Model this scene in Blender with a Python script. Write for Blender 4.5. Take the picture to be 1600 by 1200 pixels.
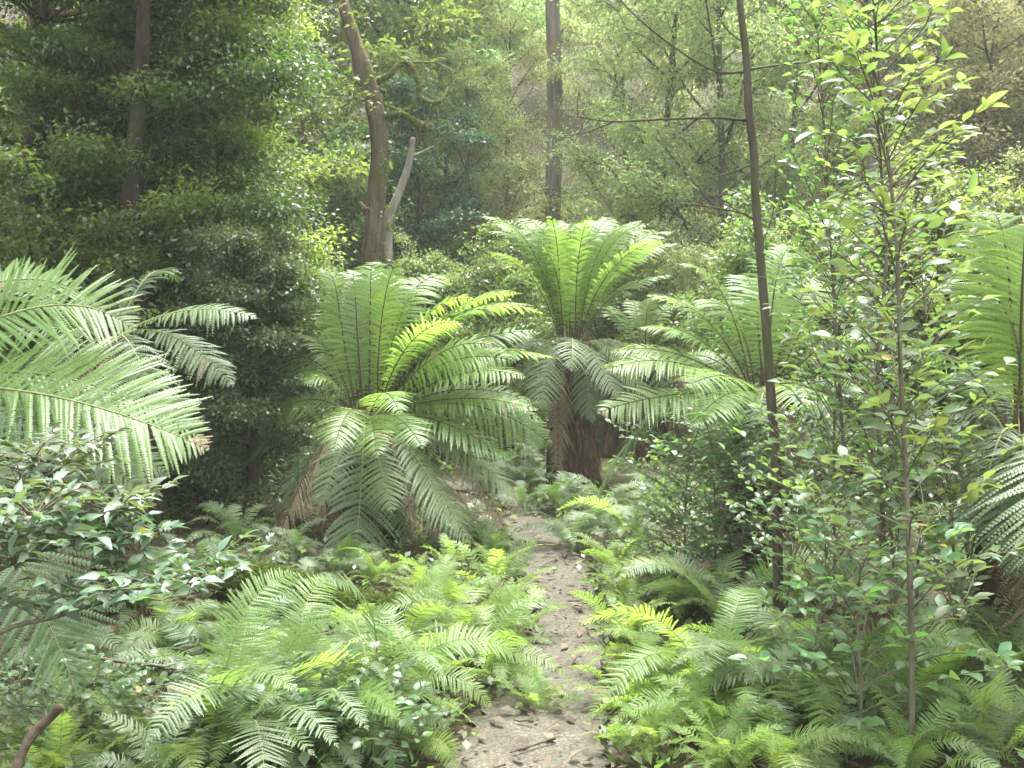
import bpy, math, random
import numpy as np
from mathutils import Vector

for o in list(bpy.data.objects):
    bpy.data.objects.remove(o)
SC = bpy.context.scene
C = SC.collection
R = math.radians

# ------------------------------------------------------------------ camera
FPX, CAMH, PITCH = 1570.0, 1.6, R(3.65)
cam_d = bpy.data.cameras.new("camera")
cam = bpy.data.objects.new("camera", cam_d)
C.objects.link(cam)
cam.location = (0, 0, CAMH)
cam.rotation_euler = (R(90) - PITCH, 0, 0)
cam_d.sensor_width = 36
cam_d.lens = 36 * FPX / 1600
cam_d.clip_start = 0.05
cam_d.clip_end = 600
SC.camera = cam

# ------------------------------------------------------------------ sky, sun, exposure
SUN_EL, SUN_AZ = R(72), R(12)      # azimuth from +Y (ahead) towards +X
w = bpy.data.worlds.new("World")
SC.world = w
w.use_nodes = True
nt = w.node_tree
nt.nodes.clear()
out = nt.nodes.new("ShaderNodeOutputWorld")
bg = nt.nodes.new("ShaderNodeBackground")
sky = nt.nodes.new("ShaderNodeTexSky")
sky.sky_type = 'NISHITA'
sky.sun_disc = False
sky.sun_elevation = SUN_EL
sky.sun_rotation = SUN_AZ
sky.dust_density = 4.0
sky.air_density = 1.0
hs = nt.nodes.new("ShaderNodeHueSaturation")
hs.inputs["Saturation"].default_value = 0.2
nt.links.new(sky.outputs[0], hs.inputs["Color"])
nt.links.new(hs.outputs[0], bg.inputs[0])
bg.inputs[1].default_value = 0.15
nt.links.new(bg.outputs[0], out.inputs[0])

sun_d = bpy.data.lights.new("sun", 'SUN')
sun_d.energy = 1.5
sun_d.angle = R(25)
sun_d.color = (1.0, 0.99, 0.95)
sun = bpy.data.objects.new("sun", sun_d)
C.objects.link(sun)
sdir = Vector((math.sin(SUN_AZ) * math.cos(SUN_EL), math.cos(SUN_AZ) * math.cos(SUN_EL), math.sin(SUN_EL)))
sun.rotation_euler = sdir.to_track_quat('Z', 'Y').to_euler()
sun.location = (10, 20, 30)

SC.view_settings.view_transform = 'Standard'
SC.view_settings.look = 'None'
SC.view_settings.gamma = 1
SC.view_settings.exposure = 2.98

cy = SC.cycles
cy.max_bounces = 6
cy.diffuse_bounces = 4
cy.glossy_bounces = 2
cy.transmission_bounces = 4
cy.transparent_max_bounces = 4
cy.volume_bounces = 1
cy.caustics_reflective = False
cy.caustics_refractive = False
cy.sample_clamp_indirect = 6
cy.use_denoising = True
try:
    cy.denoiser = 'OPENIMAGEDENOISE'
    cy.denoising_input_passes = 'RGB_ALBEDO_NORMAL'
except Exception:
    pass

# ------------------------------------------------------------------ helpers
def at(px, py, d):
    """the world point seen at photo pixel (px, py) at a distance d ahead"""
    u, v = (px - 800) / FPX, (600 - py) / FPX
    x, y, z = u, math.cos(PITCH) + v * math.sin(PITCH), -math.sin(PITCH) + v * math.cos(PITCH)
    s = d / y
    return np.array([x * s, d, CAMH + z * s])

def hgt(x, y):
    """height of the ground"""
    x = np.asarray(x, float); y = np.asarray(y, float)
    k = np.clip((y - 15) / 8, 0, 1)
    hill = 0.46 * 84 * np.tanh(np.maximum(0, y - 16 + 0.10 * np.abs(x)) / 84 * 1.05) * k * k * (3 - 2 * k)
    und = 0.05 * np.sin(x * 1.3 + 0.7) * np.sin(y * 0.9) + 0.03 * np.sin(x * 2.9 + y * 1.7)
    px = 0.35 * np.ones_like(x)
    edge = np.clip((np.abs(x - px) - 0.4) / 1.5, 0, 1)
    lift = 0.10 * edge - 0.38 * np.exp(-((x + 2.2) ** 2 / 0.7 + (y - 4.4) ** 2 / 1.2))
    far = 0.8 * np.sin(x * 0.13 + 1) * np.sin(y * 0.11) * np.clip((y - 18) / 20, 0, 1)
    side = 0.012 * np.maximum(0, np.abs(x) - 5) ** 2 * np.clip(1 - (np.abs(x) - 5) / 60, 0.3, 1)
    return hill + und * edge + lift + far + side

def ground_at(px, py):
    """the ground point seen at a photo pixel"""
    d = 1.0
    p = at(px, py, d)
    for d in np.arange(1.2, 60, 0.04):
        p = at(px, py, d)
        if p[2] <= float(hgt(p[0], p[1])):
            break
    p[2] = float(hgt(p[0], p[1]))
    return p

def nrm(a):
    return a / np.maximum(np.linalg.norm(a, axis=-1, keepdims=True), 1e-9)

class MB:
    """collects vertices and faces and builds one mesh"""
    def __init__(s):
        s.v = []; s.f = []; s.n = 0
    def add(s, v, f, mat=0):
        v = np.asarray(v, float).reshape(-1, 3); f = np.asarray(f, int)
        s.v.append(v); s.f.append((f + s.n, mat)); s.n += len(v)
    def mesh(s, name, mats, smooth=False):
        me = bpy.data.meshes.new(name)
        v = np.concatenate(s.v)
        idx = np.concatenate([f.ravel() for f, m in s.f])
        tot = np.concatenate([np.full(len(f), f.shape[1]) for f, m in s.f])
        mi = np.concatenate([np.full(len(f), m) for f, m in s.f])
        st = np.concatenate([[0], np.cumsum(tot)[:-1]])
        me.vertices.add(len(v)); me.vertices.foreach_set("co", v.ravel())
        me.loops.add(len(idx)); me.loops.foreach_set("vertex_index", idx.astype(np.int32))
        me.polygons.add(len(tot))
        me.polygons.foreach_set("loop_start", st.astype(np.int32))
        try:
            me.polygons.foreach_set("loop_total", tot.astype(np.int32))
        except Exception:
            pass
        me.polygons.foreach_set("material_index", mi.astype(np.int32))
        if smooth:
            me.polygons.foreach_set("use_smooth", np.ones(len(tot), bool))
        for m in (mats if isinstance(mats, (list, tuple)) else [mats]):
            me.materials.append(m)
        me.update(calc_edges=True)
        me.validate()
        return me
    def build(s, name, mats, parent=None, smooth=False, loc=None):
        return link(name, s.mesh(name, mats, smooth), parent, loc)

def link(name, me, parent=None, loc=None):
    o = bpy.data.objects.new(name, me)
    C.objects.link(o)
    if parent is not None: o.parent = parent
    if loc is not None: o.location = loc
    return o

def tag(o, label=None, cat=None, group=None, kind=None):
    if label: o["label"] = label
    if cat: o["category"] = cat
    if group: o["group"] = group
    if kind: o["kind"] = kind
    return o

def thing(name, label, cat, loc, rz=0, group=None):
    o = bpy.data.objects.new(name, None)
    C.objects.link(o)
    o.empty_display_size = 0.2
    o.location = [float(a) for a in loc]
    o.rotation_euler = (0, 0, rz)
    return tag(o, label, cat, group)

def spline(pts, n):
    """a smooth curve through pts (Catmull-Rom), n points"""
    p = np.asarray(pts, float)
    p = np.vstack([2 * p[0] - p[1], p, 2 * p[-1] - p[-2]])
    m = len(p) - 3
    t = np.linspace(0, m - 1e-6, n)
    i = t.astype(int); u = (t - i)[:, None]
    a, b, c, d = p[i], p[i + 1], p[i + 2], p[i + 3]
    return 0.5 * (2 * b + (c - a) * u + (2 * a - 5 * b + 4 * c - d) * u ** 2 + (3 * b - a - 3 * c + d) * u ** 3)

def tube(mb, pts, rad, sides=8, mat=0, lump=0.0, rng=None, lobes=0, lobe_amp=0.0, cap=True):
    p = np.asarray(pts, float); n = len(p)
    rad = np.broadcast_to(np.asarray(rad, float), (n,)).copy()
    T = nrm(np.gradient(p, axis=0))
    ref = np.array([1.0, 0.03, 0.02]) if abs(T[0][0]) < 0.8 else np.array([0.02, 0.03, 1.0])
    U = nrm(np.cross(T, ref)); V = np.cross(T, U)
    th = np.linspace(0, 2 * np.pi, sides, endpoint=False)
    r = rad[:, None] * np.ones((1, sides))
    if lobes:
        r = r * (1 + lobe_amp * np.cos(lobes * th[None, :] + 0.4 * np.sin(np.arange(n) * 0.4)[:, None]))
    if lump and rng is not None:
        base = rng.normal(0, 1, (n, sides))
        vert = rng.normal(0, 1, (1, sides))
        sm = (base + np.roll(base, 1, 0) + np.roll(base, -1, 0)) / 2
        r = r * (1 + lump * (0.7 * sm + 0.6 * vert))
    ring = p[:, None, :] + r[:, :, None] * (np.cos(th)[None, :, None] * U[:, None, :] + np.sin(th)[None, :, None] * V[:, None, :])
    k = np.arange(n - 1)[:, None] * sides; j = np.arange(sides)[None, :]; j2 = (j + 1) % sides
    f = np.stack([k + j, k + j2, k + sides + j2, k + sides + j], -1).reshape(-1, 4)
    v = ring.reshape(-1, 3)
    if cap:
        v = np.vstack([v, p[0], p[-1]])
        a = n * sides
        jj = np.arange(sides); j3 = (jj + 1) % sides
        f3 = np.vstack([np.stack([np.full(sides, a), j3, jj], -1), np.stack([np.full(sides, a + 1), (n - 1) * sides + jj, (n - 1) * sides + j3], -1)])
        mb.v.append(v); mb.f.append((f + mb.n, mat)); mb.f.append((f3 + mb.n, mat)); mb.n += len(v)
    else:
        mb.add(v, f, mat)

# leaf shapes: x along the leaf, y across, z up; unit length and unit half width
LEAF4 = (np.array([[0, 0, 0], [0.45, 1, 0.10], [1, 0, -0.06], [0.45, -1, 0.10]]), np.array([[0, 1, 2, 3]]))
def leaf_shape(prof, fold=0.18, curl=0.22):
    xs = [a for a, b in prof]
    v = []; f = []
    for x, hw in prof:
        z = -curl * x * x
        v += [[x, -hw, z + fold * hw * 0.35], [x, 0, z], [x, hw, z + fold * hw * 0.35]]
    for i in range(len(prof) - 1):
        a = 3 * i
        f += [[a, a + 3, a + 4, a + 1], [a + 1, a + 4, a + 5, a + 2]]
    return np.array(v), np.array(f)
LEAF_OVAL = leaf_shape([(0, 0.04), (0.14, 0.10), (0.3, 0.72), (0.55, 1.0), (0.8, 0.62), (1.0, 0.02)])
LEAF_LANCE = leaf_shape([(0, 0.03), (0.1, 0.10), (0.28, 0.85), (0.5, 1.0), (0.78, 0.5), (1.0, 0.0)], 0.2, 0.3)

def scatter(mb, shape, P, A, N, L, W, mat=0):
    """copies of a leaf shape at points P, pointing along A with upper side towards N"""
    tv, tf = shape
    A = nrm(A); N = nrm(N - A * np.sum(A * N, -1, keepdims=True)); S = np.cross(N, A)
    L = np.broadcast_to(L, (len(P),))[:, None, None]; W = np.broadcast_to(W, (len(P),))[:, None, None]
    v = P[:, None, :] + L * (A[:, None, :] * tv[None, :, 0:1] + N[:, None, :] * tv[None, :, 2:3]) + W * S[:, None, :] * tv[None, :, 1:2]
    k = len(tv)
    f = (np.arange(len(P))[:, None, None] * k + tf[None]).reshape(-1, tf.shape[1])
    mb.add(v.reshape(-1, 3), f, mat)

# ------------------------------------------------------------------ materials
def newmat(name):
    m = bpy.data.materials.new(name)
    m.use_nodes = True
    t = m.node_tree
    t.nodes.clear()
    return m, t, t.nodes.new("ShaderNodeOutputMaterial")

def leaf_mat(name, col, tcol, tmix=0.4, rough=0.45, var=0.35, spec=0.5, hue=0.03, yellow=0.0):
    m, t, o = newmat(name)
    N, L = t.nodes.new, t.links.new
    geo = N("ShaderNodeNewGeometry"); oi = N("ShaderNodeObjectInfo")
    noise = N("ShaderNodeTexNoise"); noise.inputs["Scale"].default_value = 1.7; noise.inputs["Detail"].default_value = 2
    tc = N("ShaderNodeTexCoord"); L(tc.outputs["Object"], noise.inputs["Vector"])
    def math_(op, a, b):
        n = N("ShaderNodeMath"); n.operation = op
        for i, q in enumerate((a, b)):
            if isinstance(q, (int, float)): n.inputs[i].default_value = q
            else: L(q, n.inputs[i])
        return n.outputs[0]
    isl, rnd = geo.outputs["Random Per Island"], oi.outputs["Random"]
    val = math_('ADD', math_('MULTIPLY', isl, var), math_('MULTIPLY', rnd, var * 0.35))
    val = math_('ADD', math_('ADD', val, 1 - var * 0.8), math_('MULTIPLY', math_('SUBTRACT', noise.outputs["Fac"], 0.5), 0.7))
    hu = math_('ADD', math_('MULTIPLY', math_('SUBTRACT', math_('ADD', math_('MULTIPLY', isl, 0.5), math_('MULTIPLY', rnd, 0.5)), 0.5), hue * 2), 0.5)
    def tint(c):
        h = N("ShaderNodeHueSaturation"); h.inputs["Color"].default_value = (*c, 1)
        L(hu, h.inputs["Hue"]); L(val, h.inputs["Value"])
        return h.outputs[0]
    c1, c2 = tint(col), tint(tcol)
    if yellow:
        cmpn = math_('GREATER_THAN', isl, 1 - yellow)
        mx = N("ShaderNodeMixRGB"); mx.inputs[2].default_value = (0.30, 0.24, 0.04, 1)
        L(cmpn, mx.inputs[0]); L(c1, mx.inputs[1]); c1 = mx.outputs[0]
    p = N("ShaderNodeBsdfPrincipled"); L(c1, p.inputs["Base Color"])
    p.inputs["Roughness"].default_value = rough
    p.inputs["Specular IOR Level"].default_value = spec
    tr = N("ShaderNodeBsdfTranslucent"); L(c2, tr.inputs["Color"])
    mix = N("ShaderNodeMixShader"); mix.inputs[0].default_value = tmix
    L(p.outputs[0], mix.inputs[1]); L(tr.outputs[0], mix.inputs[2]); L(mix.outputs[0], o.inputs[0])
    return m

def bark_mat(name, c1, c2, moss=None, moss_amt=0.5, scale=15.0, zs=0.16, rough=0.9, bump=1.0):
    m, t, o = newmat(name)
    N, L = t.nodes.new, t.links.new
    tc = N("ShaderNodeTexCoord"); mp = N("ShaderNodeMapping"); mp.inputs["Scale"].default_value = (1, 1, zs)
    L(tc.outputs["Object"], mp.inputs[0])
    n1 = N("ShaderNodeTexNoise"); n1.inputs["Scale"].default_value = scale; n1.inputs["Detail"].default_value = 8; n1.inputs["Roughness"].default_value = 0.7
    L(mp.outputs[0], n1.inputs["Vector"])
    cr = N("ShaderNodeValToRGB"); cr.color_ramp.elements[0].position = 0.40; cr.color_ramp.elements[1].position = 0.62
    cr.color_ramp.elements[0].color = (*c1, 1); cr.color_ramp.elements[1].color = (*c2, 1)
    L(n1.outputs["Fac"], cr.inputs[0])
    col = cr.outputs[0]
    if moss:
        n2 = N("ShaderNodeTexNoise"); n2.inputs["Scale"].default_value = 2.6; n2.inputs["Detail"].default_value = 5
        L(tc.outputs["Object"], n2.inputs["Vector"])
        r2 = N("ShaderNodeValToRGB"); r2.color_ramp.elements[0].position = 0.62 - moss_amt * 0.3; r2.color_ramp.elements[1].position = 0.72 - moss_amt * 0.3
        L(n2.outputs["Fac"], r2.inputs[0])
        mx = N("ShaderNodeMixRGB"); mx.inputs[2].default_value = (*moss, 1)
        L(r2.outputs[0], mx.inputs[0]); L(col, mx.inputs[1]); col = mx.outputs[0]
    p = N("ShaderNodeBsdfPrincipled"); L(col, p.inputs["Base Color"]); p.inputs["Roughness"].default_value = rough
    p.inputs["Specular IOR Level"].default_value = 0.2
    b = N("ShaderNodeBump"); b.inputs["Strength"].default_value = bump; b.inputs["Distance"].default_value = 0.02
    L(n1.outputs["Fac"], b.inputs["Height"]); L(b.outputs[0], p.inputs["Normal"])
    L(p.outputs[0], o.inputs[0])
    return m

def ground_mat(name, stops, scale, fine, bump=0.8):
    m, t, o = newmat(name)
    N, L = t.nodes.new, t.links.new
    tc = N("ShaderNodeTexCoord")
    n1 = N("ShaderNodeTexNoise"); n1.inputs["Scale"].default_value = scale; n1.inputs["Detail"].default_value = 6; n1.inputs["Roughness"].default_value = 0.65
    n2 = N("ShaderNodeTexVoronoi"); n2.inputs["Scale"].default_value = fine
    L(tc.outputs["Object"], n1.inputs["Vector"]); L(tc.outputs["Object"], n2.inputs["Vector"])
    sep = N("ShaderNodeSeparateColor"); L(n2.outputs["Color"], sep.inputs[0])
    ad = N("ShaderNodeMath"); ad.operation = 'MULTIPLY_ADD'; ad.inputs[1].default_value = 0.55; 
    L(sep.outputs[0], ad.inputs[0])
    m2 = N("ShaderNodeMath"); m2.operation = 'MULTIPLY_ADD'; m2.inputs[1].default_value = 0.9; m2.inputs[2].default_value = -0.2
    L(n1.outputs["Fac"], m2.inputs[0]); L(m2.outputs[0], ad.inputs[2])
    cr = N("ShaderNodeValToRGB"); e = cr.color_ramp.elements
    while len(e) < len(stops): e.new(0.5)
    for i, (p_, c_) in enumerate(stops):
        e[i].position = p_; e[i].color = (*c_, 1)
    L(ad.outputs[0], cr.inputs[0])
    p = N("ShaderNodeBsdfPrincipled"); L(cr.outputs[0], p.inputs["Base Color"]); p.inputs["Roughness"].default_value = 0.95
    p.inputs["Specular IOR Level"].default_value = 0.15
    b = N("ShaderNodeBump"); b.inputs["Strength"].default_value = bump; b.inputs["Distance"].default_value = 0.02
    L(ad.outputs[0], b.inputs["Height"]); L(b.outputs[0], p.inputs["Normal"]); L(p.outputs[0], o.inputs[0])
    return m

M = {}
M['frond'] = leaf_mat('fern_green', (0.107, 0.185, 0.045), (0.29, 0.46, 0.07), 0.45, 0.42, 0.25, 0.5, 0.015)
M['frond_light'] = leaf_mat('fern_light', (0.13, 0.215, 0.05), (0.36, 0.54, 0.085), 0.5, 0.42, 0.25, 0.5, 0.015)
M['frond_lime'] = leaf_mat('fern_lime', (0.14, 0.21, 0.045), (0.36, 0.50, 0.07), 0.45, 0.45, 0.3, 0.5, 0.03)
M['frond_old'] = leaf_mat('fern_old', (0.098, 0.15, 0.062), (0.18, 0.28, 0.065), 0.3, 0.5, 0.25, 0.5, 0.02)
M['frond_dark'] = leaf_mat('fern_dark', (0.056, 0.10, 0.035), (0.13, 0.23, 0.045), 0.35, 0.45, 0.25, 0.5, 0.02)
M['frond_dead'] = leaf_mat('fern_dead', (0.22, 0.17, 0.115), (0.2, 0.15, 0.09), 0.25, 0.8, 0.5, 0.2, 0.02)
M['rachis'] = bark_mat('rachis', (0.03, 0.022, 0.012), (0.07, 0.05, 0.025), None, scale=30, bump=0.1, rough=0.6)
M['rachis_green'] = bark_mat('rachis_green', (0.13, 0.15, 0.06), (0.2, 0.2, 0.09), None, scale=30, bump=0.1, rough=0.6)
M['fern_trunk'] = bark_mat('fern_trunk', (0.02, 0.012, 0.008), (0.105, 0.064, 0.038), None, scale=22, zs=0.15, bump=1.0)
M['bark_brown'] = bark_mat('bark_brown', (0.06, 0.045, 0.03), (0.14, 0.105, 0.068), (0.08, 0.08, 0.02), 0.35)
M['bark_grey'] = bark_mat('bark_grey', (0.09, 0.08, 0.067), (0.17, 0.15, 0.125), (0.16, 0.13, 0.05), 0.15)
M['bark_dark'] = bark_mat('bark_dark', (0.02, 0.018, 0.014), (0.06, 0.05, 0.035), (0.06, 0.07, 0.02), 0.2)
M['bark_thin'] = bark_mat('bark_thin', (0.05, 0.043, 0.033), (0.10, 0.085, 0.062), (0.06, 0.07, 0.02), 0.25, scale=14)
M['bark_pale'] = bark_mat('bark_pale', (0.14, 0.13, 0.10), (0.27, 0.25, 0.2), (0.2, 0.2, 0.05), 0.2)
M['bark_sapling'] = bark_mat('bark_sapling', (0.08, 0.07, 0.05), (0.17, 0.15, 0.105), (0.09, 0.10, 0.04), 0.2, scale=14)
M['moss'] = bark_mat('moss', (0.05, 0.06, 0.012), (0.13, 0.135, 0.03), None, scale=25, zs=1, bump=1.0)
M['moss_log'] = bark_mat('moss_log', (0.035, 0.03, 0.02), (0.09, 0.07, 0.04), (0.06, 0.09, 0.02), 0.8, scale=14, zs=1)
M['stick'] = bark_mat('stick', (0.045, 0.034, 0.024), (0.125, 0.095, 0.066), None, scale=14, zs=1)
M['leaf_dark'] = leaf_mat('leaf_dark', (0.04, 0.07, 0.018), (0.13, 0.21, 0.03), 0.35, 0.38, 0.6, 0.6, 0.05)
M['leaf_mid'] = leaf_mat('leaf_mid', (0.067, 0.105, 0.032), (0.21, 0.31, 0.055), 0.45, 0.4, 0.6, 0.6, 0.05)
M['leaf_broad'] = leaf_mat('leaf_broad', (0.092, 0.155, 0.065), (0.28, 0.43, 0.09), 0.42, 0.40, 0.45, 0.55, 0.05, 0.008)
M['leaf_shrub'] = leaf_mat('leaf_shrub', (0.08, 0.14, 0.065), (0.24, 0.40, 0.09), 0.4, 0.40, 0.5, 0.55, 0.05, 0.01)
M['leaf_pale'] = leaf_mat('leaf_pale', (0.10, 0.15, 0.09), (0.23, 0.35, 0.09), 0.3, 0.40, 0.5, 0.5, 0.06, 0.008)
M['leaf_silver'] = leaf_mat('leaf_silver', (0.095, 0.13, 0.07), (0.22, 0.31, 0.07), 0.35, 0.36, 0.6, 0.6, 0.05)
M['leaf_bright'] = leaf_mat('leaf_bright', (0.108, 0.165, 0.042), (0.34, 0.48, 0.08), 0.52, 0.45, 0.5, 0.5, 0.04)
M['leaf_far'] = leaf_mat('leaf_far', (0.13, 0.19, 0.085), (0.36, 0.51, 0.15), 0.54, 0.45, 0.5, 0.5, 0.05)
M['leaf_blue'] = leaf_mat('leaf_blue', (0.04, 0.10, 0.05), (0.08, 0.2, 0.06), 0.35, 0.45, 0.5, 0.5, 0.03)
M['leaf_olive'] = leaf_mat('leaf_olive', (0.14, 0.18, 0.08), (0.38, 0.46, 0.15), 0.54, 0.55, 0.6, 0.4, 0.05)
M['leaf_rust'] = leaf_mat('leaf_rust', (0.14, 0.148, 0.078), (0.31, 0.32, 0.12), 0.5, 0.6, 0.5, 0.3, 0.04)
M['leaf_moss'] = leaf_mat('leaf_moss', (0.20, 0.19, 0.06), (0.32, 0.31, 0.09), 0.35, 0.7, 0.4, 0.2, 0.03)
M['leaf_mossy'] = leaf_mat('leaf_mossy', (0.07, 0.10, 0.02), (0.15, 0.2, 0.03), 0.3, 0.7, 0.5, 0.2, 0.05)
M['litter'] = leaf_mat('litter', (0.11, 0.085, 0.058), (0.1, 0.07, 0.04), 0.1, 0.8, 0.9, 0.3, 0.05)
M['ground'] = ground_mat('forest_floor', [(0.15, (0.014, 0.01, 0.007)), (0.45, (0.035, 0.026, 0.017)), (0.62, (0.035, 0.04, 0.016)), (0.9, (0.08, 0.055, 0.035))], 2.5, 40)
M['path'] = ground_mat('path_gravel', [(0.10, (0.038, 0.034, 0.025)), (0.42, (0.066, 0.060, 0.045)), (0.68, (0.088, 0.081, 0.062)), (0.98, (0.15, 0.142, 0.118))], 4.5, 130, 0.25)

# ------------------------------------------------------------------ setting: ground and path
def build_ground():
    def axis(lo, hi, near_lo, near_hi, fine, coarse):
        a = list(np.arange(near_lo, near_hi, fine))
        x = near_lo
        s = fine
        left = []
        while x > lo:
            s = min(coarse, s * 1.25); x -= s; left.append(x)
        x = a[-1]; s = fine; right = []
        while x < hi:
            s = min(coarse, s * 1.25); x += s; right.append(x)
        return np.array(left[::-1] + a + right)
    xs = axis(-130, 130, -5, 6, 0.12, 4); ys = axis(-40, 200, -1, 13, 0.12, 4)
    X, Y = np.meshgrid(xs, ys)
    rng = np.random.default_rng(1)
    Z = hgt(X, Y)
    off = np.clip((np.abs(X - 0.35) - 0.9) / 1.0, 0, 1)
    Z = Z + rng.normal(0, 0.012, Z.shape) * off
    v = np.stack([X, Y, Z], -1).reshape(-1, 3)
    nx = len(xs)
    i = (np.arange(len(ys) - 1)[:, None] * nx + np.arange(nx - 1)[None, :]).ravel()
    mb = MB(); mb.add(v, np.stack([i, i + 1, i + nx + 1, i + nx], -1))
    tag(mb.build('ground', M['ground'], smooth=True), kind='structure')
build_ground()

PATH_EDGES = [(1330, 640, 960), (1200, 705, 945), (1080, 785, 945), (1000, 825, 942), (960, 836, 935), (910, 816, 925), (870, 800, 900), (830, 790, 862), (795, 785, 842)]
def build_path():
    Ls, Rs = [], []
    for py, a, b in PATH_EDGES:
        Ls.append(ground_at(a, py)); Rs.append(ground_at(b, py))
    # carry on past the tree fern where it bends out of sight, and back under the camera
    Ls = [Ls[0] * [1, 0, 1] + [-0.05, -1.5, 0]] + Ls + [Ls[-1] + [-0.2, .5, 0], Ls[-1] + [-1.2, 1.0, 0]]
    Rs = [Rs[0] * [1, 0, 1] + [0.05, -1.5, 0]] + Rs + [Rs[-1] + [-.2, .65, 0], Rs[-1] + [-1.2, 1.4, 0]]
    a, b = spline(Ls, 160), spline(Rs, 160)
    rng = np.random.default_rng(3)
    k = 15
    t = np.linspace(0, 1, k)[None, :, None]
    P = a[:, None, :] * (1 - t) + b[:, None, :] * t
    P[:, 0, 0] += rng.normal(0, 0.02, 160); P[:, -1, 0] += rng.normal(0, 0.02, 160)
    P[..., 2] = hgt(P[..., 0], P[..., 1]) + 0.014 + rng.normal(0, 0.002, P.shape[:2])
    i = (np.arange(159)[:, None] * k + np.arange(k - 1)[None, :]).ravel()
    mb = MB(); mb.add(P.reshape(-1, 3), np.stack([i, i + 1, i + k + 1, i + k], -1))
    tag(mb.build('path', M['path'], smooth=True), kind='structure')
    # fallen leaves and bark flakes on the path
    n = 1100
    ii = rng.integers(5, 150, n); u = rng.random(n)[:, None]
    q = a[ii] * (1 - u) + b[ii] * u + np.c_[rng.normal(0, 0.05, n), rng.normal(0, 0.06, n), np.zeros(n)]
    q[:, 2] = hgt(q[:, 0], q[:, 1]) + 0.020 + rng.random(n) * 0.012
    th = rng.random(n) * 6.28
    A = np.c_[np.cos(th), np.sin(th), rng.normal(0, 0.15, n)]
    Nn = np.c_[rng.normal(0, 0.3, n), rng.normal(0, 0.3, n), np.ones(n)]
    ln = 0.007 + 0.026 * rng.random(n) ** 3
    mb = MB(); scatter(mb, LEAF4, q, A, Nn, ln, ln * 0.28)
    tag(mb.build('fallen_leaves', M['litter']), kind='stuff', label='small brown leaves and bark flakes strewn over the dirt path', cat='leaf litter')
    return a, b
PATH_A, PATH_B = build_path()

def off_path(x, y, margin=0.1):
    xa = np.interp(y, PATH_A[:, 1], PATH_A[:, 0]); xb = np.interp(y, PATH_B[:, 1], PATH_B[:, 0])
    return (x < xa - margin) | (x > xb + margin)

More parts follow.
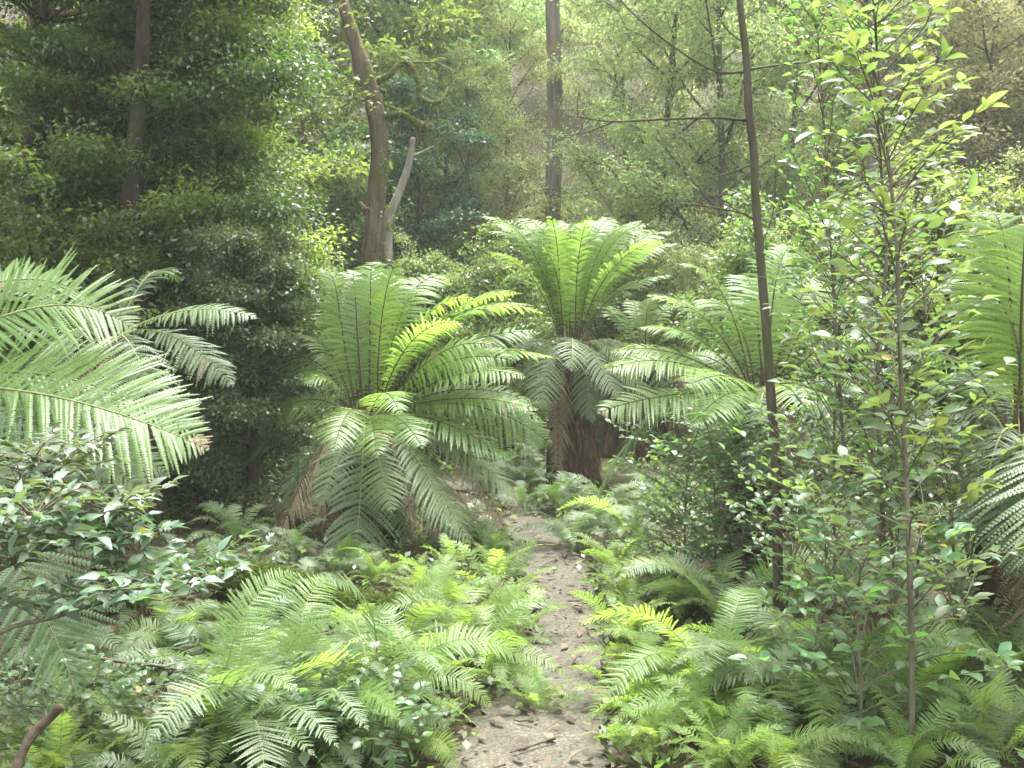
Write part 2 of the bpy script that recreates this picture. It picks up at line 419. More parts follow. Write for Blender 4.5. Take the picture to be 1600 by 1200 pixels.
# ------------------------------------------------------------------ ferns
def frond(mb, P0, P1, P2, W, rng, npin=34, npl=13, droop=0.25, sweep=0.3, stalk=0.12, keel=0.15, rr=0.007, roll=0.0, peak=0.5, lift=0.1, gap=0.98, ragged=0.06, leaf=0, stem=1, brown=0.007):
    """one fern frond: a rachis along a curve P0-P1-P2, pinnae both sides, each of many pinnules"""
    P0, P1, P2 = (np.asarray(p, float) for p in (P0, P1, P2))
    t = np.linspace(0, 1, 26)[:, None]
    curve = (1 - t) ** 2 * P0 + 2 * t * (1 - t) * P1 + t ** 2 * P2
    seg = np.linalg.norm(np.diff(curve, axis=0), axis=1)
    Lt = seg.sum(); cum = np.r_[0, np.cumsum(seg)] / Lt
    wob = rng.normal(0, 0.022, 3) * Lt
    curve = curve + np.sin(np.pi * cum)[:, None] * wob
    tube(mb, curve, np.linspace(rr, rr * 0.15, 26), 5, stem, cap=False)
    Tn = nrm(np.gradient(curve, axis=0))
    hz = (P2 - P0) * [1, 1, 0]
    if np.linalg.norm(hz) < 1e-3: hz = np.array([1.0, 0, 0])
    S0 = nrm(np.cross(hz, [0, 0, 1.0]))
    ti = stalk + (1 - stalk) * (np.linspace(0, 1, npin) ** 0.95)
    ti = np.clip(ti + rng.normal(0, 0.2 / npin, npin), stalk * 0.9, 0.997)
    def ev(a): return np.stack([np.interp(ti, cum, a[:, k]) for k in range(3)], -1)
    Rp, T = ev(curve), nrm(ev(Tn))
    S = nrm(S0[None] - T * (T @ S0)[:, None]); N = np.cross(S, T)
    u = (ti - stalk) / (1 - stalk)
    ra = (roll + rng.normal(0, .28) * u)[:, None]
    cr, sr = np.cos(ra), np.sin(ra)
    S, N = S * cr + N * sr, N * cr - S * sr
    prof = np.where(u < peak, 0.16 + 0.84 * np.sin(np.clip(u / peak, 0, 1) * np.pi / 2) ** 1.15, 1 - np.clip((u - peak) / (1 - peak), 0, 1) ** 2.0)
    prof = np.maximum(prof, 0.03)
    sp = Lt * (1 - stalk) / npin
    s = (np.arange(npl) + 0.5) / npl
    for sg in (-1, 1):
        li = W * prof * (1 + rng.normal(0, ragged, npin))
        sw = sweep + 0.35 * u + rng.normal(0, 0.05, npin)
        li = np.where(rng.random(npin) < ragged * 0.25, li * 0.5, li)
        D = sg * S * np.cos(sw)[:, None] + T * np.sin(sw)[:, None] + N * (lift + rng.normal(0, 0.07, npin))[:, None]
        D = nrm(D)
        dr = droop * (1 + rng.normal(0, 0.2, npin))
        down = np.array([0, 0, -1.0])
        P = Rp[:, None] + li[:, None, None] * (D[:, None] * s[None, :, None] + down * (dr[:, None] * s[None] ** 2)[:, :, None])
        A = nrm(D[:, None] + down * (2 * dr[:, None] * s[None])[:, :, None])
        Tp = nrm(T[:, None] - A * np.sum(T[:, None] * A, -1, keepdims=True))
        b = 0.5 * sp * gap * np.minimum(1.0, 1.15 - s ** 3.2) [None, :] * np.minimum(1, 0.5 + 0.6 * prof)[:, None]
        b = b[:, :, None] * (1 + rng.normal(0, 0.08, (npin, npl, 1)))
        hw = (0.5 * li / npl * 0.9)[:, None, None]
        Nn = N[:, None]
        bm = (rng.random(npin) < brown) | ((u > 0.93) & (rng.random() < 0.04))
        for sb in (-1, 1):
            B = nrm(sb * Tp + 0.35 * A - Nn * keel)
            v0 = P - A * hw * 1.08; v1 = P + A * hw * 1.05
            v2 = P + B * b + A * hw * 0.6
            v3 = P + B * b * 0.72 - A * hw * 0.62
            V = np.stack([v0, v1, v2, v3], 2).reshape(-1, 3)
            V = V.reshape(npin, -1, 3)
            for mask, mi in ((~bm, leaf), (bm, 2)):
                q = V[mask].reshape(-1, 3)
                if len(q): mb.add(q, np.arange(len(q)).reshape(-1, 4), mi)

def tree_fern(label, base, crown, tips, seed, W=0.2, trunk_r=(0.2, 0.14), lobes=3, mat='frond', npin=46, npl=20, extra=0, reach=1.2, dead=8, rise=0.6, group='tree ferns', skirt=0.0, face=0.35, sag=0.32):
    """tips: (tip point, lift of the arch above the higher end, material key or None, width factor)"""
    rng = np.random.default_rng(seed)
    base = np.asarray(base, float); crown = np.asarray(crown, float)
    t = thing('tree_fern', label, 'tree fern', base, 0, group)
    c = crown - base
    mb = MB()
    n = 22
    f = np.linspace(0, 1, n)
    pts = f[:, None] * c[None] + np.c_[0.03 * np.sin(f * 4 + seed), 0.03 * np.cos(f * 3 + seed), np.zeros(n)]
    rad = trunk_r[0] + (trunk_r[1] - trunk_r[0]) * f ** 0.7
    pts[0, 2] -= 0.08
    tube(mb, pts, rad, 48, 0, 0.06, rng, lobes, 0.22)
    # stubs of old fronds and hanging fibre on the trunk
    m = 520
    fz = rng.random(m) ** 0.8; th = rng.random(m) * 6.283
    rr_ = trunk_r[0] + (trunk_r[1] - trunk_r[0]) * fz ** 0.7
    o_ = np.c_[np.cos(th), np.sin(th), np.zeros(m)]
    P = fz[:, None] * c + o_ * (rr_ * 1.02)[:, None]
    A = o_ * 0.35 + np.c_[rng.normal(0, .15, (m, 2)), -np.ones(m)]
    scatter(mb, LEAF4, P, A, o_, 0.08 + 0.14 * rng.random(m), 0.008 + 0.012 * rng.random(m), 0)
    mb.build('trunk', M['fern_trunk'], t)
    def add(P2, lift, key, wf, stalk=0.14, droop=sag, hf=0.45):
        P0 = c + np.r_[nrm((P2 - c) * [1, 1, 0])[:2] * trunk_r[1] * 0.55, -0.03]
        d = P2 - P0
        P1 = P0 + d * [hf, hf, 0]
        P1[2] = max(P0[2], P2[2]) + lift
        mb = MB()
        L = np.linalg.norm(d)
        dead_ = key == 'frond_dead'
        frond(mb, P0, P1, P2, W * wf * min(1, 0.55 + 0.4 * L), rng, npin, npl, droop if not dead_ else 0.7, 0.3, stalk, 0.16 if not dead_ else 0.7,
              rr=0.008, roll=rng.normal(0, 0.12) - face * np.clip(d[0] / max(L, .1), -1, 1) * np.clip(1.2 - abs(d[2]) / L, 0, 1), ragged=0.09 if not dead_ else 0.3, gap=1.12 if not dead_ else 1.1)
        o = mb.build('frond' if not dead_ else 'dead_frond', [M[key or mat], M['rachis'] if key in (None, 'frond_light') else M['rachis_green'] if not dead_ else M['stick'], M['frond_dead']], t)
        if dead_: o["label"] = 'withered brown frond hanging down'
    for tip in tips:
        P2 = np.asarray(tip[0]) - base
        hf = tip[4] if len(tip) > 4 else 0.45
        add(P2, tip[1], tip[2], tip[3], hf=hf)
    for k in range(extra):
        az = k * 2.39996 + seed
        up = rng.random()
        r = reach * (0.6 + 0.5 * rng.random())
        P2 = c + np.array([math.cos(az) * r, math.sin(az) * r, rise * (up * 1.3 - 0.75)])
        add(P2, 0.15 + 0.5 * up, None if up > 0.35 else 'frond_old', 1.0)
    for k in range(dead):
        az = k * 2.39996 * 1.3 + seed * 2.1
        hh = c[2] * (0.75 + 0.2 * rng.random())
        r = trunk_r[0] * (1.25 + 0.5 * rng.random()) + skirt * rng.random()
        P2 = np.array([c[0] * 0.5 + math.cos(az) * r, c[1] * 0.5 + math.sin(az) * r, max(0.05, hh - 0.9 - 0.4 * rng.random())])
        add(P2, 0.03, 'frond_dead', 0.45, hf=0.75)
    return t

def px_tips(d0, lst):
    """(px, py, depth offset, lift, material key, width factor[, reach of the bend])"""
    return [(at(a, b, d0 + dd), *rest) for a, b, dd, *rest in lst]

OLD, LT, DK, DEAD = 'frond_old', 'frond_light', 'frond_dark', 'frond_dead'

# the spreading fern left of the path
dA = 7.2
cA = at(572, 648, dA); bA = np.array([cA[0] + 0.05, dA, float(hgt(cA[0], dA))])
tree_fern('large spreading tree fern left of the path, dead brown fronds round its foot', bA, cA, px_tips(dA, [
    (462, 530, .35, .10, None, 1.0, .3), (505, 425, .3, .05, LT, 1.0, .25), (555, 425, .75, .05, None, .9, .2), (520, 705, -1.1, .22, None, .9, .55), (660, 700, -1.1, .22, None, .9, .55), (588, 715, -1.25, .24, None, .9, .6), (632, 405, .2, .05, LT, 1.0, .25), (670, 455, .1, .08, LT, 1.0, .35), (720, 505, -.2, .12, LT, 1.0, .4), (470, 600, -.2, .16, None, 1.0, .4), (490, 455, .7, .06, LT, 1.05, .25), (520, 440, .9, .05, LT, 1.05, .25), (548, 425, .5, .06, None, 1.0, .2),
    (583, 410, .45, .05, LT, 1.0, .15), (612, 428, 1.0, .05, LT, 1.0, .25), (650, 440, .6, .08, LT, 1.0, .3), (700, 430, .8, .08, LT, 1.05, .3), (745, 470, .35, .12, LT, 1.0, .4),
    (815, 458, .55, .10, LT, 1.05, .4), (852, 490, .15, .16, LT, 1.05, .45), (835, 478, .8, .12, None, 1.0, .4),
    (770, 540, -.25, .14, LT, 1.0, .5), (805, 565, -.35, .16, LT, 1.0, .5), (835, 630, .25, .22, None, 1.0, .5), (862, 695, -.15, .34, None, 1.1, .55), (840, 640, -.45, .2, None, 1.0, .5),
    (870, 560, .1, .14, LT, 1.0, .45), (845, 520, .45, .14, None, 1.0, .45), (822, 590, -.5, .2, None, 1.0, .5), (850, 660, .3, .26, None, 1.0, .5), (800, 720, -.5, .2, None, 1.0, .45),
    (812, 782, -.45, .10, OLD, 1.0, .35), (765, 790, .1, .14, DK, 1.0, .4), (735, 850, -.75, .05, OLD, 1.05, .3), (690, 770, -.5, .06, DK, .95, .3), (700, 860, -.2, .04, DK, .9, .3),
    (625, 648, -1.0, .22, LT, .9, .6), (548, 935, -1.2, .08, DK, 1.15, .45), (612, 800, -1.0, .05, OLD, .85, .4), (640, 850, -.6, .03, DK, .8, .3),
    (500, 790, -.7, .06, OLD, .95, .35), (395, 872, -.3, .10, DK, 1.0, .4), (452, 800, -.45, .08, DK, .95, .35), (420, 650, .15, .2, None, 1.0, .45), (345, 800, .35, .14, DK, 1.0, .45), (440, 560, .6, .18, None, 1.0, .4),
    (424, 862, -.55, .04, DEAD, .62, .35), (795, 842, -.5, .14, DEAD, .8, .55), (650, 838, -.65, .05, DEAD, .5, .6), (470, 800, -.5, .05, DEAD, .5, .6), (590, 760, -.6, .05, DEAD, .5, .6), (690, 850, -.3, .05, DEAD, .5, .6)
]), 11, W=0.24, trunk_r=(0.26, 0.17), dead=5, skirt=.2)

# the upright fern in the middle
dB = 9.7
cB = at(890, 535, dB); bB = np.array([cB[0] + 0.06, dB, float(hgt(cB[0], dB))])
tree_fern('upright shuttlecock tree fern at the end of the path with a stout brown trunk', bB, cB, px_tips(dB, [
    (748, 338, .25, .0, LT, 1.0, .25), (760, 362, .5, .02, LT, 1.0, .25), (805, 342, .5, .02, LT, 1.0, .2), (855, 338, -.2, .02, None, 1.0, .15), (925, 338, -.2, .02, LT, 1.0, .15), (1015, 350, -.1, .02, LT, 1.0, .22), (1055, 362, .5, .02, LT, 1.0, .3), (772, 350, .8, .0, LT, 1.0, .25), (790, 345, -.2, .0, None, 1.0, .22), (818, 350, .9, .02, LT, 1.0, .2), (842, 352, .3, .02, None, 1.0, .18), (868, 345, .9, .02, LT, 1.0, .18),
    (890, 352, .3, .02, LT, 1.0, .12), (915, 345, .8, .02, LT, 1.0, .15), (938, 352, .35, .02, None, 1.0, .15), (962, 342, .9, .02, LT, 1.0, .2), (985, 355, .1, .02, LT, 1.0, .22), (1003, 345, .6, .02, LT, 1.0, .22), (1030, 362, .9, .0, LT, 1.0, .25), (1062, 380, .2, .04, LT, 1.0, .3), (1040, 375, -.35, .02, None, 1.0, .25), (765, 395, -.3, .04, None, .9, .3), (1050, 430, .5, .06, None, .9, .35),
    (893, 580, -.85, .16, OLD, 1.0, .6), (846, 640, -.6, .14, OLD, 1.0, .45), (806, 620, -.25, .14, OLD, .95, .45), (758, 585, .15, .12, DK, 1.0, .5), (775, 560, .5, .12, DK, .9, .5), (925, 660, -.55, .12, DK, .9, .5),
    (965, 620, -.65, .14, OLD, 1.0, .45), (1012, 625, -.3, .16, OLD, 1.05, .45), (1040, 590, .2, .14, OLD, 1.0, .5), (990, 600, .5, .12, DK, 1.0, .5), (870, 650, .2, .1, DK, 1.0, .5), (1020, 560, .4, .1, DK, 1.0, .5)
]), 23, W=0.25, trunk_r=(0.24, 0.15), lobes=3, dead=5, npin=44, npl=17)

# right-hand fern behind the slender trunk
dC = 6.2
cC = at(1195, 610, dC); bC = np.array([cC[0], dC, float(hgt(cC[0], dC))])
tree_fern('pale sunlit tree fern behind the slender bare trunk, fronds reaching over the path', bC, cC, px_tips(dC, [
    (1060, 412, .25, .0, LT, .9, .3), (1085, 470, .5, .06, LT, 1.0, .35), (1010, 462, .45, .08, LT, 1.0, .45), (998, 512, .15, .10, LT, 1.0, .45), (955, 550, .05, .12, LT, 1.0, .5), (948, 578, -.25, .12, LT, 1.0, .5),
    (935, 645, -.35, .16, None, 1.05, .5), (930, 780, -.2, .3, OLD, 1.0, .55), (1072, 605, -.85, .12, LT, 1.0, .55), (1078, 668, -.9, .14, LT, 1.0, .55), (1240, 385, .5, .0, LT, 1.0, .15), (1160, 430, .7, .02, LT, 1.0, .2), (1205, 440, .9, .04, LT, 1.0, .2),
    (1290, 440, .5, .04, LT, 1.0, .25), (1340, 470, .1, .1, LT, 1.0, .35), (1370, 540, -.3, .14, LT, 1.0, .45), (1390, 620, .1, .2, None, 1.0, .5), (1260, 640, -.9, .2, LT, 1.0, .55), (1320, 700, -.5, .2, OLD, 1.0, .5), (1110, 720, -.6, .14, OLD, 1.0, .45), (1180, 760, -.8, .14, DK, 1.0, .5), (1030, 650, .3, .15, DK, 1.0, .5), (1240, 790, -.5, .1, DEAD, .6, .5), (1060, 560, .6, .15, None, 1.0, .5)
]), 37, W=0.25, trunk_r=(0.22, 0.14), dead=8)

# big fern at the right edge
dD = 4.3
cD = at(1605, 680, dD); bD = np.array([cD[0], dD, float(hgt(cD[0], dD))])
tree_fern('bright tall tree fern at the far right whose big fronds stand up against the light', bD, cD, px_tips(dD, [
    (1478, 430, .35, .0, LT, 1.05, .25), (1545, 332, .35, .0, LT, 1.1, .2), (1600, 350, .15, .0, LT, 1.1, .15), (1690, 300, .1, .0, LT, 1.1, .25), (1440, 560, .5, .12, None, 1.0, .4), (1640, 330, .8, .0, LT, 1.05, .2), (1760, 400, .3, .1, LT, 1.05, .35),
    (1530, 830, -.3, .25, DK, .8, .55), (1590, 900, -.5, .2, DK, .8, .5), (1800, 560, 0, .2, None, 1.05, .5), (1780, 800, -.5, .25, None, 1.0, .5), (1460, 700, .2, .22, DK, 1.0, .5), (1660, 880, -.9, .2, OLD, 1.0, .5), (1520, 620, .8, .2, DK, 1.0, .5)
]), 41, W=0.34, trunk_r=(0.2, 0.13), dead=6, npin=42, npl=22)

# fern at the left edge, its crown just outside the picture
dE = 3.6
cE = at(-270, 620, dE); bE = np.array([cE[0], dE, float(hgt(cE[0], dE))])
tree_fern('near tree fern at the left edge with broad arching drooping fronds', bE, cE, px_tips(dE, [
    (210, 515, .25, .26, 'frond', 1.05, .62), (325, 702, .0, .26, 'frond', 1.1, .45), (322, 690, .4, .26, 'frond', 1.0, .5), (238, 782, .15, .2, OLD, .7, .5), (265, 745, .5, .2, DK, .8, .5), (122, 1088, -.5, .22, DK, 1.05, .7),
    (-450, 450, .2, .3, None, 1.0, .5), (-520, 700, -.2, .3, None, 1.0, .5), (-400, 950, -.7, .3, OLD, 1.0, .5), (20, 830, -.4, .2, DK, .9, .5), (150, 470, .7, .26, None, 1.0, .55)
]), 53, W=0.31, trunk_r=(0.2, 0.13), dead=6, face=.8, sag=.10, npin=54, npl=26)

# fern with a dark skirt behind the middle one
dF = 11.6
cF = at(1005, 545, dF); bF = np.array([cF[0], dF, float(hgt(cF[0], dF))])
tree_fern('shaded tree fern with a dark skirted trunk, behind the upright fern', bF, cF, px_tips(dF, [
    (950, 480, .4, .05, None, 1, .3), (985, 470, .8, .05, LT, 1, .3), (1020, 465, .4, .05, LT, 1, .3), (1065, 478, .4, .1, LT, 1, .4), (1100, 520, .1, .15, None, 1, .4), (1080, 600, -.3, .2, DK, 1, .5), (1040, 640, -.6, .16, DK, 1, .5), (970, 645, -.5, .16, DK, 1, .5), (930, 560, .2, .15, DK, 1, .5), (1075, 650, .1, .16, DK, 1, .5), (900, 470, .9, .1, None, 1, .4)
]), 67, W=0.2, trunk_r=(0.38, 0.2), lobes=4, dead=16, npin=28, npl=9, skirt=.2)

# fern in the gloom behind the left one
dG = 5.6
cG = at(165, 520, dG); bG = np.array([cG[0], dG, float(hgt(cG[0], dG))])
tree_fern('tree fern deep in the shade left of the dark trunk, dusty fronds reaching right', bG, cG, px_tips(dG, [
    (402, 497, -.2, .16, OLD, .85, .45), (364, 604, -.3, .16, OLD, .85, .4),  (-100, 450, 0, .2, DK, 1, .5), (60, 640, -.5, .2, DK, 1, .5), (250, 640, -.5, .16, DK, 1, .5), (280, 440, .4, .2, DK, 1, .5), (-60, 560, -.3, .2, DK, 1, .5),
    (120, 640, -.4, .05, DEAD, .8, .5), (180, 620, -.4, .05, DEAD, .8, .5)
]), 71, W=0.22, trunk_r=(0.18, 0.12), dead=10, npin=36, npl=14)

# ---- small ferns on the ground: a pool of frond meshes, each clump a thing with its own fronds
def pool(n, L, W, elev, arch, keys, seed, npin=26, npl=7, droop=0.15, stalk=0.12):
    rng = np.random.default_rng(seed)
    res = []
    for i in range(n):
        mb = MB()
        l = L * (0.85 + 0.3 * rng.random())
        e = R(elev + rng.normal(0, 9)); a = arch * (0.8 + 0.5 * rng.random())
        P1 = np.array([math.cos(e) * l * 0.55, 0, math.sin(e) * l * 0.75])
        P2 = np.array([l * (0.55 + 0.35 * math.cos(e)), rng.normal(0, 0.07) * l, P1[2] * 1.1 - a * l])
        frond(mb, (0, 0, 0), P1, P2, W * (0.85 + 0.2 * rng.random()), rng, int(npin * 1.25), npl, droop, 0.25, stalk, 0.2, rr=0.0035, roll=rng.normal(0, 0.3), peak=0.42, ragged=0.14)
        res.append(mb.mesh('frond', [M[keys[i % len(keys)]], M['rachis_green'], M['frond_dead']]))
    return res
POOLS = {
    'bright': pool(8, 0.62, 0.085, 58, 0.15, ['frond_lime', 'frond', 'frond_lime', 'frond_light'], 101, npin=30, npl=8),
    'soft': pool(8, 0.72, 0.10, 50, 0.35, ['frond', 'frond_light', 'frond', 'frond_lime'], 102, npin=42, npl=11),
    'pale': pool(8, 0.76, 0.105, 46, 0.40, ['frond_old', 'frond', 'frond_old', 'frond_light'], 103, npin=44, npl=13),
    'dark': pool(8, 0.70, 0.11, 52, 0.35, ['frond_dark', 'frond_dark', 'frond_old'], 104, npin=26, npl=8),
}
FERN_N = [0]
def fern_clump(px, py, kind, size, label, nf=20):
    p = ground_at(px, py)
    i = FERN_N[0]; FERN_N[0] += 1
    rng = np.random.default_rng(500 + i)
    t = thing('ground_fern', label, 'fern', p - [0, 0, 0.01], 0, 'ferns on the forest floor')
    for k in range(nf):
        me = POOLS[kind][rng.integers(0, 8)]
        o = link('frond', me, t, (float(rng.normal(0, .03)), float(rng.normal(0, .03)), 0.01))
        s = size * 0.86 * (0.55 + 0.55 * rng.random())
        o.rotation_euler = (float(rng.normal(0, .12)), float(rng.normal(-0.05, .22)), k * 2.39996 + float(rng.normal(0, .25)))
        o.scale = (s, s, s)
    return t

FERNS = [
    # left of the path, from far to near
    (705, 900, 'bright', .6, 'yellow-green fern clump against the dead fronds under the large spreading fern'),
    (660, 935, 'bright', .6, 'bright fern clump beside the drooping dark frond left of the path'),
    (770, 875, 'soft', .6, 'small soft fern where the path bends behind the large spreading fern'),
    (800, 905, 'dark', .5, 'small grey-green fern touching the left edge of the path bend'),
    (700, 965, 'bright', .8, 'tall bright yellow-green fern midway along the left path edge'),
    (770, 950, 'bright', .9, 'bright fern leaning over the path edge below the bend'),
    (630, 1040, 'soft', .9, 'soft green fern in the middle of the left fern bank'),
    (720, 1010, 'soft', 1.0, 'feathery fern in the middle of the left path edge'),
    (800, 1010, 'bright', .8, 'low bright fern whose tips overhang the narrow part of the path'),
    (520, 1075, 'bright', .7, 'upright yellow-green fern in front of the mossy log'),
    (430, 1070, 'soft', .7, 'shaded fern in front of the mossy log at its left end'),
    (760, 1065, 'soft', .95, 'spreading fern on the left path edge, in front of the feathery one'),
    (660, 1075, 'bright', .9, 'bright fern with upright young fronds in the left foreground'),
    (570, 1130, 'pale', 1.15, 'pale dusty fern in the left foreground with long arching fronds'),
    (450, 1160, 'pale', 1.2, 'large pale silvery fern standing above the hollow on the left'),
    (365, 1180, 'pale', 1.2, 'pale upright fern beside the dark hollow at lower left'),
    (620, 1175, 'soft', .7, 'small fern at the bottom edge left of the path'),
    (500, 1190, 'pale', .9, 'silvery fern at the bottom edge below the large pale fern'),
    (340, 1200, 'soft', .7, 'green fern at the bottom edge in front of the dark hollow'),
    (180, 1190, 'soft', .6, 'low fern at the bottom left beside the broken stick'),
    (80, 1230, 'bright', .6, 'bright low fern in the bottom left corner'),
    (260, 1230, 'dark', .6, 'dark fern between the bottom left corner and the dark hollow'),
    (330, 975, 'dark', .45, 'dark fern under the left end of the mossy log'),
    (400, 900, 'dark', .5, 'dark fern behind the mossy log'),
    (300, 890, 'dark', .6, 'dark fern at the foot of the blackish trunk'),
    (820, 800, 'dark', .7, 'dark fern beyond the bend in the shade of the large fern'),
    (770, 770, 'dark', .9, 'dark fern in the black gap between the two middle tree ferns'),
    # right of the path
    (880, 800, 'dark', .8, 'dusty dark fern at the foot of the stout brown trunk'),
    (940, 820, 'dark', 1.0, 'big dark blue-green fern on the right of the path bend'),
    (900, 860, 'dark', .9, 'dark fern hanging over the right side of the path bend'),
    (985, 850, 'pale', 1.0, 'greyish fern between the path bend and the small-leaved shrub'),
    (1030, 800, 'pale', 1.0, 'greyish fern beneath the skirted trunk at right'),
    (960, 895, 'bright', .7, 'bright fern just right of the path below the bend'),
    (1040, 900, 'soft', .8, 'soft fern in front of the small-leaved shrub'),
    (975, 950, 'bright', .7, 'low bright fern on the right path edge at the narrow part'),
    (1060, 960, 'soft', .9, 'pale feathery fern behind the slender trunk base, path side'),
    (985, 1010, 'bright', .7, 'bright fern on the right path edge past the dark patch'),
    (1130, 985, 'pale', 1.15, 'feathery grey-green fern left of the slender trunk base'),
    (1020, 1060, 'soft', .7, 'green fern overhanging the middle of the right path edge'),
    (1110, 1090, 'pale', 1.2, 'large pale fern right of the path, in front of the slender trunk'),
    (1180, 1060, 'bright', .8, 'upright lime fern in front of the slender trunk base'),
    (985, 1110, 'bright', .6, 'low bright fern on the right path edge nearest the viewer'),
    (1010, 1190, 'bright', .55, 'small yellow-green fern at the bottom edge right of the path'),
    (1100, 1170, 'soft', .8, 'fern at the bottom edge right of the path, below the large pale one'),
    (1230, 1100, 'soft', .9, 'shaded fern among the broad-leaved saplings'),
    (1300, 1190, 'dark', .8, 'dark fern at the bottom edge under the saplings'),
    (1480, 1110, 'pale', .85, 'white-tipped fern right of the nearest sapling stem'),
    (1550, 1010, 'pale', 1.1, 'large silvery fern near the right edge under the tall bright fern'),
    (1560, 1190, 'pale', .9, 'pale fern in the bottom right corner'),
    (1600, 1110, 'pale', 1.1, 'big pale fern at the right edge hiding the foot of the tall bright fern'),
    (1545, 1080, 'dark', 1.0, 'dark fern behind the big pale fern at the right edge'),
    (40, 1200, 'soft', .7, 'soft fern at the left edge in front of the broken stick'),
    (120, 1160, 'bright', .6, 'bright fern beside the broken stick, in front of the dark hollow'),
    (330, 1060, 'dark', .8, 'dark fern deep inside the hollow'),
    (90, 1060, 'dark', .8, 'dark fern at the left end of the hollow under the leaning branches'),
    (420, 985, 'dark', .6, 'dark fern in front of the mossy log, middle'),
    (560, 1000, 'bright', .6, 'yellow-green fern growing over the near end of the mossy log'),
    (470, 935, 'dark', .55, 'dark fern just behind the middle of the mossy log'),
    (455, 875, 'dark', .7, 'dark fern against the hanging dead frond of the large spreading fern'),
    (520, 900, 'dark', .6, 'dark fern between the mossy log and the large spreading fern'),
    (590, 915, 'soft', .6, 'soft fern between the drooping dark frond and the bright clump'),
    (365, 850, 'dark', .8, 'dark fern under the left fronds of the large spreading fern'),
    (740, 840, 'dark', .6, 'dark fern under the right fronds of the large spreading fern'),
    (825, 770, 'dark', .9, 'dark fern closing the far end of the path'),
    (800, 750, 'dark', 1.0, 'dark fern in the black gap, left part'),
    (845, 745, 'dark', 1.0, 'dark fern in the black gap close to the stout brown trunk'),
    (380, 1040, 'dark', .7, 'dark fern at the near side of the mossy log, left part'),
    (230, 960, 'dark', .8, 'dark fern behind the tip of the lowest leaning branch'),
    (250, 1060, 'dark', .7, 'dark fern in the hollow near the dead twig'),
    (1130, 1225, 'bright', .7, 'bright fern at the bottom edge, second from the path on the right'),
    (1210, 1235, 'soft', .8, 'soft fern at the bottom edge beneath the short leafy sapling'),
    (1060, 1140, 'soft', .8, 'soft fern between the large pale fern and the right path edge'),
    (1180, 1140, 'pale', 1.0, 'pale fern below the upright lime fern'),
    (1290, 1120, 'pale', 1.1, 'pale arching fern between the low leafy sapling and the nearest stem'),
    (1400, 1150, 'pale', 1.0, 'pale fern at the very foot of the nearest sapling'),
    (280, 1030, 'soft', .8, 'soft fern at the upper rim of the hollow'),
    (190, 1080, 'soft', .7, 'soft fern in the hollow between the leaning branch and the stick'),
    (835, 1110, 'bright', .45, 'low yellow-green fern at the widening of the path, left side'),
    (1420, 1230, 'soft', .7, 'green fern at the bottom edge by the nearest sapling'),
    (1250, 950, 'bright', .8, 'vivid green fern in the dark gap right of the slender trunk'),
    (1150, 880, 'bright', .9, 'vivid fern in the gap left of the slender trunk'),
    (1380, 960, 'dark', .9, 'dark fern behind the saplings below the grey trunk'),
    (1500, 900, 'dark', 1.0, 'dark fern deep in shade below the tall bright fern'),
]
for f in FERNS:
    fern_clump(*f)

# ------------------------------------------------------------------ trees and shrubs
def unit(rng, n):
    return nrm(rng.normal(0, 1, (n, 3)))

def clump_leaves(mb, rng, cen, rad, n, L, wr, flat=0.55, hang=0.2, shape=LEAF4, mat=0, updown=0.7):
    """n leaves round each clump centre"""
    k = len(cen)
    idx = np.repeat(np.arange(k), n)
    q = unit(rng, k * n) * (rng.random((k * n, 1)) ** 0.45)
    P = cen[idx] + q * rad[idx][:, None] * [1, 1, flat]
    A = q * [1, 1, 0.4] + unit(rng, k * n) * 0.7 - [0, 0, hang]
    N = np.array([0, 0, 1.0]) + unit(rng, k * n) * updown
    l = L * (0.6 + 0.8 * rng.random(k * n))
    scatter(mb, shape, P, A, N, l, l * wr, mat)

